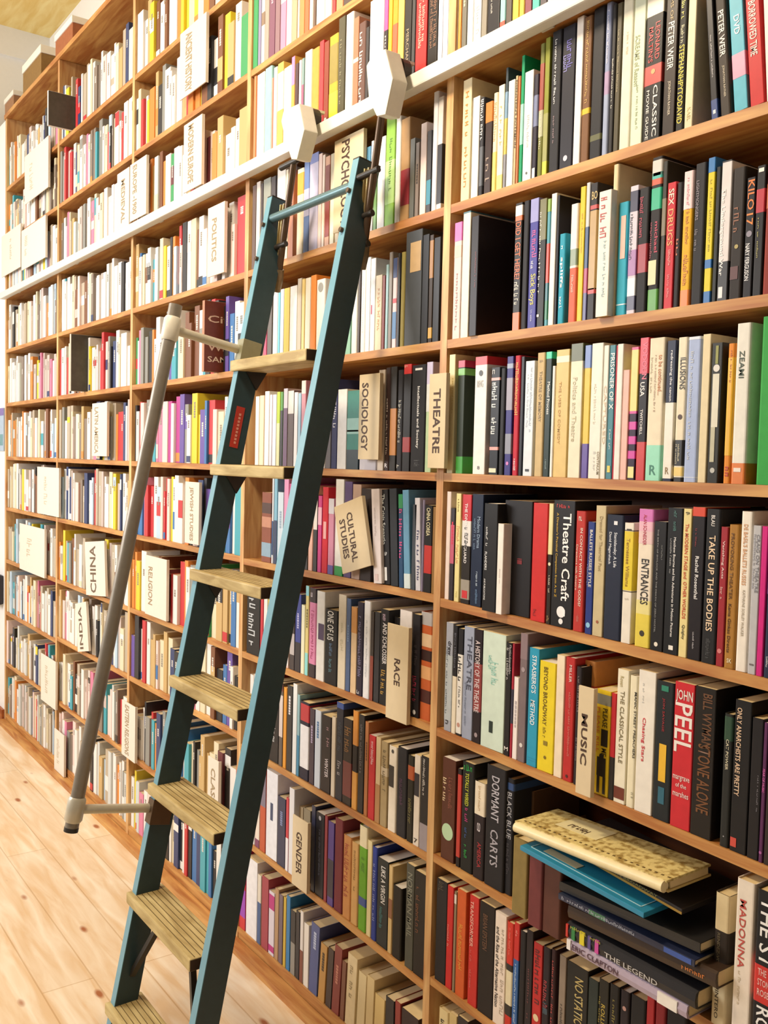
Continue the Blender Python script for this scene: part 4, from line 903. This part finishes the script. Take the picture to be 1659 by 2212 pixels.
for pts,t,lab in [([(185,1170),(188,1285),229],'CHINA','cream section sign with CHINA reading upwards, left of the handrail'),([(164,1302),(170,1408),191],'INDIA','cream section sign with INDIA reading upwards, below the CHINA sign')]:
    sign(pts,t,lab,[(t,.08,.95,.3,.4)],m=M_CARDW,mode='u',inkm=mat('6c5a48',.6,0))
# ---------------------------------------------------------------- pulled-out volumes and the lying stack, right bay
def vol(P0,P1,top,col,label,y,w,d=.2,cat='book',ex=None):
    X0=at(P0[0],P0[1],y).x; X1=at(P1[0],P1[1],y).x; zb=max(zl('A',6,X0),zl('A',6,X1)); zt=zat(top,X0,y)
    t=X1-X0-.001; h=zt-zb
    me,out=cover_mesh(t,h,d,True,.003); bk=link('book',me,None,mat(col,.6,.2)); bk.location=(X0,y,zb+.0004)
    boxobj('page_block',(.0035,.004,.004),(t-.0035,d-.005,h-.004),M_PAGE,bk)
    tag(bk,label,'book','old cloth volumes pulled forward'); return bk
vol((1103,1980),(1136,1985),1806,'84703c','khaki cloth volume standing pulled forward under the cream spiral book',-.03,.03)
vol((1138,2000),(1168,2010),1826,'6c3030','maroon cloth volume standing right of the khaki one',-.034,.03)
vol((1169,2030),(1208,2040),1842,'583024','dark brown cloth volume under the left end of the blue folder',-.03,.03)
def lying(pa,pb,y,thick,depth,col,label,spine=None,parts=(),round_=True,name='book',page=None):
    """a book lying flat, its spine running from pixel pa to pixel pb on the plane y"""
    A=at(pa[0],pa[1],y); B=at(pb[0],pb[1],y); L=(B-A).length; ang=math.atan2(B.z-A.z,B.x-A.x)
    r=thick*.3 if round_ else .0008
    bm=bmesh.new(); t=thick; co=min(.0016,t*.2)
    prof=[(depth,0),(r,0),(r*.3,r*.35),(0,t*.5),(r*.3,t-r*.35),(r,t),(depth,t)]
    inn=[(depth,co),(r+co,co),(co+r*.3,t*.5),(r+co,t-co),(depth,t-co)]
    poly=prof+inn[::-1]
    lo=[bm.verts.new((0,a,b)) for a,b in poly]; hi=[bm.verts.new((L,a,b)) for a,b in poly]
    for i in range(len(poly)): bm.faces.new((lo[i],hi[i],hi[(i+1)%len(poly)],lo[(i+1)%len(poly)]))
    bmesh.ops.triangle_fill(bm,edges=[e for e in bm.edges if e.verts[0] in lo and e.verts[1] in lo]); bmesh.ops.triangle_fill(bm,edges=[e for e in bm.edges if e.verts[0] in hi and e.verts[1] in hi])
    o=link(name,tomesh(bm,name),None,mat(col,.35)); o.location=A; o.rotation_euler=(0,-ang,0)
    boxobj('page_block',(.002,r+co*1.5,co),(L-.002,depth-.003,t-co),page or M_PAGE,o)
    for kind,a in parts:
        if kind=='T':
            txt,f0,f1,hx,hf,cf=a; q=lettering(txt,L*f0,L*f1,t*(cf-hf/2),t*(cf+hf/2),-.0008,mat(hx,.4,0),o,'h')
        else:
            hx,f0,f1=a; boxobj('spine_band',(L*f0,-.0006,t*.12),(L*f1,r,t*.88),mat(hx,.4),o)
    tag(o,label,'book','books lying flat in the right bay'); return o
lying((1224,2052),(1482,2205),-.035,.024,.17,'b0a0b0','lowest lying book, pale violet rounded spine with dark capitals',None,[('T',('ERIC CLAPTON',.05,.46,'4c2c3c',.45,.5)),('b',('ece6dc',.78,.93)),('b',('ece6e2',.0,.035))])
lying((1222,2026),(1500,2185),-.035,.03,.19,'242326','black lying book with coloured rings and THE LEGEND on its spine',None,[('T',('THE LEGEND',.33,.74,'b8b4b0',.3,.35)),('b',('c83830',.0,.018)),('b',('2c7c40',.05,.08)),('b',('d8c830',.12,.16)),('b',('5c4c88',.19,.215)),('b',('c84c9c',.25,.28)),('T',('~9',.04,.3,'a89c44',.2,.85))])
lying((1226,1985),(1545,2140),-.035,.027,.2,'3c2c20','dark brown thick book lying third from the bottom',None,[('T',('~6',.8,.95,'c87438',.3,.5))])
lying((1206,1942),(1500,2090),-.04,.011,.2,'262c44','thin dark blue book lying on the brown one',None,[('T',('~30',.03,.6,'b0b4c0',.5,.5)),('b',('487858',.25,.38)),('b',('3c58a0',.8,.98))],False)
lying((1204,1920),(1512,2060),-.03,.016,.2,'2a2826','black magazine lying beneath the blue folder',None,[],False)
def slab(pts,y0,depths,thick,col,name,label,cat,top=None):
    A=at(*pts[0],y0); B=at(*pts[1],y0); L=(B-A).length; ang=math.atan2(B.z-A.z,B.x-A.x)
    o=boxobj(name,(0,0,0),(L,depths,thick),mat(col,.35,.1),None,.0012); o.location=A; o.rotation_euler=(0,-ang,0); tag(o,label,cat); return o,L
f,L=slab([(1123,1836),(1390,1984)],-.065,.2,.009,'2a86a8','folder','bright blue folder with white edging lying on the pulled-out volumes','folder')
for a,b in (((.015,.012,.0092),(L-.015,.0135,.0097)),((.015,.012,.0092),(.0165,.2,.0097)),((L-.0165,.012,.0092),(L-.015,.2,.0097))): boxobj('white_line',a,b,mat('bfe0e6'),f)
boxobj('label_patch',(.04,.02,.0092),(.12,.04,.0098),mat('c8c0a4'),f)
f2,L2=slab([(1190,1815),(1472,1977)],-.03,.16,.010,'2c2828','music_book','black music album with gold edge lying on the blue folder','book')
boxobj('spine_band',(.0,-.0005,.001),(L2,.0004,.005),mat('b08c3c'),f2); lettering('SATURDAY ON BROADWAY',.08,.24,.0065,.0105,-.0012,mat('8c8444',.4,0),f2,'h')
f3,L3=slab([(1112,1777),(1440,1908)],-.05,.115,.004,'cdb878','spiral_book','cream mottled spiral-bound book lying topmost on the stack','book')
NB=bpy.data.materials.new('mottled_cream'); NB.use_nodes=True; nt=NB.node_tree; n=nt.nodes.new('ShaderNodeTexNoise'); n.inputs['Scale'].default_value=80; n.inputs['Detail'].default_value=5; r=nt.nodes.new('ShaderNodeValToRGB'); r.color_ramp.elements[0].position=.36; r.color_ramp.elements[0].color=rgb('a08444'); r.color_ramp.elements[1].position=.56; r.color_ramp.elements[1].color=rgb('e0cd88')
g=nt.nodes.new('ShaderNodeTexCoord'); nt.links.new(g.outputs['Object'],n.inputs['Vector']); nt.links.new(n.outputs['Fac'],r.inputs[0]); nt.links.new(r.outputs[0],nt.nodes['Principled BSDF'].inputs['Base Color'])
f3.data.materials.clear(); f3.data.materials.append(NB)
boxobj('page_block',(.002,.012,-.012),(L3-.002,.11,-.0002),M_PAGE,f3); boxobj('back_cover',(0,.004,-.016),(L3,.115,-.0125),mat('c8b070'),f3)
boxobj('label_patch',(.06,.045,.0042),(.16,.1,.0048),mat('e4d8a4'),f3)
lettering('~5',.08,.13,.07,.09,-.0,M_INK,f3,'h').hide_render=False
q=[c for c in f3.children if c.name.startswith('lettering')][0]; q.rotation_euler=(-math.pi/2,0,0); q.location=(0,0,.005)
for v in q.data.vertices: v.co=(v.co.x,-v.co.z*1.0 if False else v.co.y,v.co.z)
q.rotation_euler=(-math.pi/2,0,0); q.location=(0,0,.0052)
q.data.transform(Matrix.Identity(4))
for v in q.data.vertices: v.co=(v.co.x,-v.co.z,v.co.y)
q.rotation_euler=(0,0,0)
for v in q.data.vertices: v.co=(v.co.x,.14-(-v.co.y),0)
tubeobj('comb_binding',[(.004,.0,-.007),(L3-.004,.0,-.007)],.0095,mat('ead9a8',.4),f3,16)
bm=bmesh.new(); k=0
while k*.0125<L3-.02: box(bm,(.012+k*.0125,.012,.0041),(.0165+k*.0125,.0155,.0047)); k+=1
link('punched_holes',tomesh(bm,'punched_holes'),f3,mat('6c5830'))
# spines at the frame's right edge in the row with the lying stack
for u0,u1,vt,col,parts,desc,y in [(1537,1568,1925,'342c26',['bd8c498,.0,.28','be0d0a8,.62,1','TRENDEZ-VOUS,.3,.58,6c6048,.2,.35,d','TQUINTERO,.64,.95,4c4434,.3,.35,d'],'cream-topped with photo, reading Quintero',-.0),
 (1581,1622,1895,'e8dccb',['TMADONNA,.12,.54,c05048,.35,.4,d','T~12,.56,.8,c8b898,.15,.35,d'],'tall white with thin red capitals',-.01),
 (1626,1690,1918,'232325',['TTHE ST,.04,.44,ecebe8,.45,.38,d','bc8302e,.44,.66','TTHE,.46,.5,e8b8b0,.3,.3,h','TSTONE,.52,.56,e8b8b0,.5,.4,h','TROSES,.58,.62,e8b8b0,.5,.4,h','TROSES,.68,.98,ecebe8,.45,.38,d'],'thick black with huge white capitals and red block',-.02)]:
    X0=xat(u0,'A',6,y) if u0<1500 else at(u0,2140,y).x; X1=at(u1,2140,y).x; zt=zat(vt,X0,y); zb=zl('A',6,X1)
    bk=make_book(X0,X1,zb,min(zt-zb,.262),col,parts,desc,0,('',''),'books right of the lying stack',y=y,hard=True)
    bk['label']={'c':'cream-topped book with photo on spine, immediately right of the lying stack','t':'tall white book with thin red capitals, second right of the lying stack'}.get(desc[0] if desc[1]!='h' else 'x','thick black book with huge white capitals at the lower right corner')
bpy.context.view_layer.update()
# ---------------------------------------------------------------- ladder
SA,SBB=-.499,.1965
def sy(z): return SA+SBB*z
LX0,LX1=-.640,-.236
M_ST=mat('2c434a',.4,.15,0,.4); M_STE=mat('6a9cae',.35,.08,0,.4); M_DK=mat('302c28',.4,.1); M_BR=mat('5c4a3a',.35,.15,.5); M_AL=mat('c8c2b0',.35,.08,.3); M_TUBE=mat('8c8478',.4,.12,.4)
lad=empty('rolling_ladder',(LX0,sy(0),0)); tag(lad,'tall rolling library ladder with blue-green stiles and seven wooden treads leaning on the rail','ladder')
LO=Vector((LX0,sy(0),0)); n_=math.hypot(1,SBB)
up=Vector((0,SBB/n_,1/n_)); bk_=Vector((0,1/n_,-SBB/n_))
def lbox(name,m,X0,X1,s0,s1,d0,d1,bev=.001,parent=lad):
    bm=bmesh.new(); mt=Matrix(((1,0,0,0),(0,bk_.y,up.y,0),(0,bk_.z,up.z,0),(0,0,0,1)))
    box(bm,(X0-LX0,d0,s0),(X1-LX0,d1,s1),mt); return link(name,tomesh(bm,name,bev),parent,m)
STOP=2.145*n_
for X in (LX0,LX1):
    s=lbox('stile',M_ST,X,X+.026,0,STOP,0,.058,.0012)
    lbox('front_edge',M_STE,X+.0005,X+.0255,0.0,STOP-.001,-.0016,.0002,.0003,s)
    lbox('end_cap',M_DK,X-.0004,X+.0264,STOP,STOP+.003,-.001,.059,.0005,s)
    for sz in (2.07,1.98,):
        p=LO+up*sz*n_; x=X+.013-LX0
        tubeobj('bolt',[tuple(Vector((x,0,0))+up*sz*n_+bk_*-.009),tuple(Vector((x,0,0))+up*sz*n_)],.006,M_BR,s,10)
    tubeobj('bolt',[(X+.026-LX0,)+tuple((up*(2.1*n_)+bk_*.02))[1:],(X+.030-LX0,)+tuple((up*(2.1*n_)+bk_*.02))[1:]],.005,mat('b8b070',.3,.05,.6),s,10)
st=[o for o in lad.children if o.name.startswith('stile')]
# foot brace pair and red maker's label
lbox('red_label',mat('c03a2c',.35,.1),LX0+.0262,LX0+.0272,1.495*n_,1.60*n_,.014,.038,.0004,st[0])
bm=bmesh.new(); mt=Matrix(((1,0,0,0),(0,bk_.y,up.y,0),(0,bk_.z,up.z,0),(0,0,0,1)))
for i in range(9):
    z0=1.505*n_+i*.0092; box(bm,(.0274,.024,z0),(.0278,.030,z0+.006),mt)
link('label_lettering',tomesh(bm,'label_lettering'),st[0],mat('e0a090'))
# top rung
zr=2.09
tubeobj('top_rung',[tuple(Vector((.02,0,0))+up*zr*n_+bk_*.012),tuple(Vector((LX1-LX0+.004,0,0))+up*zr*n_+bk_*.012)],.011,mat('5c7c84',.3,.1,.3),lad)
# treads
M_TG=mat('6c5830',.7,.1)
for j in range(7):
    z=1.7147-.2684*j; y=sy(z)-.015
    bm=bmesh.new(); box(bm,(LX0-.006-LX0,y-LO.y,z-.028),(LX1-.026-LX0,y-LO.y+.095,z)); 
    # notch of the nosing is rounded
    tr=link('tread',tomesh(bm,'tread',.004),lad,W_TREAD)
    bm=bmesh.new()
    for g in range(6): box(bm,(.004,y-LO.y+.014+g*.0135,z+.0001),(LX1-LX0-.032,y-LO.y+.0158+g*.0135,z+.0006))
    link('tread_groove',tomesh(bm,'tread_groove'),tr,M_TG)
    boxobj('end_grain',(LX1-.026-LX0,y-LO.y+.002,z-.026),(LX1-.0255-LX0,y-LO.y+.093,z-.002),mat('4c3422',.7,.2),tr)
    for xx in (.026,LX1-LX0-.03):
        bm=bmesh.new(); vs=[(xx,y-LO.y+.03,z-.028),(xx,y-LO.y+.09,z-.028),(xx,y-LO.y+.06,z-.075)]
        f_=[bm.verts.new(v) for v in vs]; g_=[bm.verts.new((v[0]+.004,v[1],v[2])) for v in vs]
        bm.faces.new(f_); bm.faces.new(g_[::-1])
        for k in range(3): bm.faces.new((f_[k],f_[(k+1)%3],g_[(k+1)%3],g_[k]))
        link('tread_bracket',tomesh(bm,'tread_bracket'),tr,M_DK)
# braces under the sixth tread
z6=1.7147-.2684*5
for xa,xb in ((.12,.024),(.29,LX1-LX0+.004)):
    bm=bmesh.new(); yy=sy(z6)-LO.y+.03
    a=Vector((xa,yy,z6-.03)); b=Vector((xb,sy(z6-.2)-LO.y+.03,z6-.2))
    tube(bm,[a,b],.0095,4); link('brace',tomesh(bm,'brace'),lad,M_DK)
# handrail
def hp(z,d=.186): return Vector((.004,sy(z)-d-LO.y,z+.038))
hr=tubeobj('handrail',[tuple(hp(1.80)),tuple(hp(.53))],.0165,M_TUBE,lad,18)
for z in (1.74,.575):
    p=hp(z); q=Vector((.004,sy(z)-LO.y,z+.004))
    tubeobj('handrail_bracket',[tuple(p+(q-p)*.08),tuple(q)],.0115,M_AL,hr,14)
    d=(hp(1.8)-hp(.6)).normalized()
    tubeobj('handrail_joint',[tuple(p-d*.03),tuple(p-d*.024),tuple(p+d*.024),tuple(p+d*.03)],[.018,.0215,.0215,.018],M_AL if z<1 else mat('dcd8ca',.4),hr,18)
    lbox('mounting_plate',mat('8f8d72',.5) if z>1 else M_BR,LX0-.003,LX0+.03,(z-.03)*n_,(z+.03)*n_,-.004,.05,.001,hr)
tubeobj('rail_cap',[tuple(hp(.533)),tuple(hp(.523))],.0172,M_DK,hr,18)
# hooks over the rail: housing, rod, clamps
for pts,side,rt,rb,cl in ((((805,117),(832,105),(848,170),(832,247),(813,251),(796,213),(791,142)),'r',(824,250),(781,574),((368,),(462,),(530,))),(((612,239),(646,223),(657,280),(641,344),(629,344),(617,305),(607,262)),'l',(636,344),(598,624),((352,),(455,),(528,)))):
    yf=-.098; e=None
    P=[at(u,v,yf) for u,v in pts]; bm=bmesh.new()
    fr=[bm.verts.new(p-LO) for p in P]; ba=[bm.verts.new(Vector((p.x,-.058,p.z))-LO) for p in P]
    bm.faces.new(fr); bm.faces.new(ba[::-1])
    for k in range(len(P)): bm.faces.new((fr[k],fr[(k+1)%len(P)],ba[(k+1)%len(P)],ba[k]))
    hs=link('wheel_housing',tomesh(bm,'wheel_housing',.003),lad,mat('dad7cc',.5,.08))
    cx=sum(p.x for p in P)/len(P)
    bm=bmesh.new(); tube(bm,[Vector((cx-.0,-.05,2.308))-LO,Vector((cx,-.03,2.308))-LO],.03,20); link('wheel',tomesh(bm,'wheel'),hs,mat('3a3430',.5))
    bm=bmesh.new(); box(bm,Vector((cx-.012,-.06,2.33))-LO,Vector((cx+.012,-.01,2.336))-LO); link('hook_plate',tomesh(bm,'hook_plate'),hs,M_RAIL)
    A=at(rt[0],rt[1],-.08)-LO; B=at(rb[0],rb[1],-.045)-LO
    rod=tubeobj('hook_rod',[tuple(A),tuple(B)],.0085,M_BR,lad,12)
    sd=(B-A).normalized(); off=Vector((-.03,-.004,0))
    tubeobj('guide_rod',[tuple(A+(B-A)*.32+off),tuple(A+(B-A)*.96+off*.5)],.004,mat('a48c58',.3,.1,.7),rod,10)
    tubeobj('guide_rod',[tuple(A+(B-A)*.32+off*.6),tuple(A+(B-A)*.86+off*.4)],.0035,mat('c0a878',.3,.1,.7),rod,10)
    for (v,) in cl:
        t=(v-rt[1])/(rb[1]-rt[1]); c=A+(B-A)*t
        tubeobj('clamp',[tuple(c+Vector((-.045,-.012,-.004))),tuple(c+Vector((.018,.0,.004)))],.0075,M_DK,rod,10)
    c=A+(B-A)*.93; bm=bmesh.new()
    tube(bm,[c-sd*.03,c+sd*.0,c+sd*.03],[.0125,.014,.011],12); link('spring_end',tomesh(bm,'spring_end'),rod,mat('7c6c54',.35,.35,.5))
# ---------------------------------------------------------------- things on top of the bookcase and at the far end
def crate(name,px,y0,w,d,h,col,label,cat,rot=0):
    P=at(px[0],px[1],y0); o=boxobj(name,(0,0,0),(w,d,h),mat(col,.6,.15),None,.002); o.location=(P.x,y0,3.2285); o.rotation_euler=(0,0,rot)
    boxobj('page_block',(.002,-.0006,.003),(w-.002,.0,h-.003),mat('e8e2d0',.7,.1),o) if 0 else None
    tag(o,label,cat); return o
def top_thing(u0,u1,vb,vt,col,label,name='cardboard_box',cat='box',d=.16,y=.0):
    A=at(u0,vb,y); B=at(u1,vb,y); z0=3.2285; X0=at(u0,vb,y).x; X1=at(u1,vb,y).x
    return X0,X1
for X0,X1,h,col,lab,nm,cat in ((-3.42,-3.1,.17,'8c6c3c','brown box with white lid on top of the bookcase, larger one','storage_box','box'),(-2.87,-2.62,.13,'a0603c','small reddish brown box on top of the bookcase','storage_box','box'),(-3.78,-3.6,.11,'9c7454','brown box on top of the bookcase nearest the end wall','storage_box','box')):
    o=boxobj(nm,(0,0,0),(X1-X0,.17,h*.78),mat(col,.7,.2),None,.002); o.location=(X0,.02,3.2285)
    boxobj('lid',(-.004,-.004,h*.78),(X1-X0+.004,.174,h),mat('ece8dc',.6,.05),o,.002); tag(o,lab,cat,'boxes on top of the bookcase')
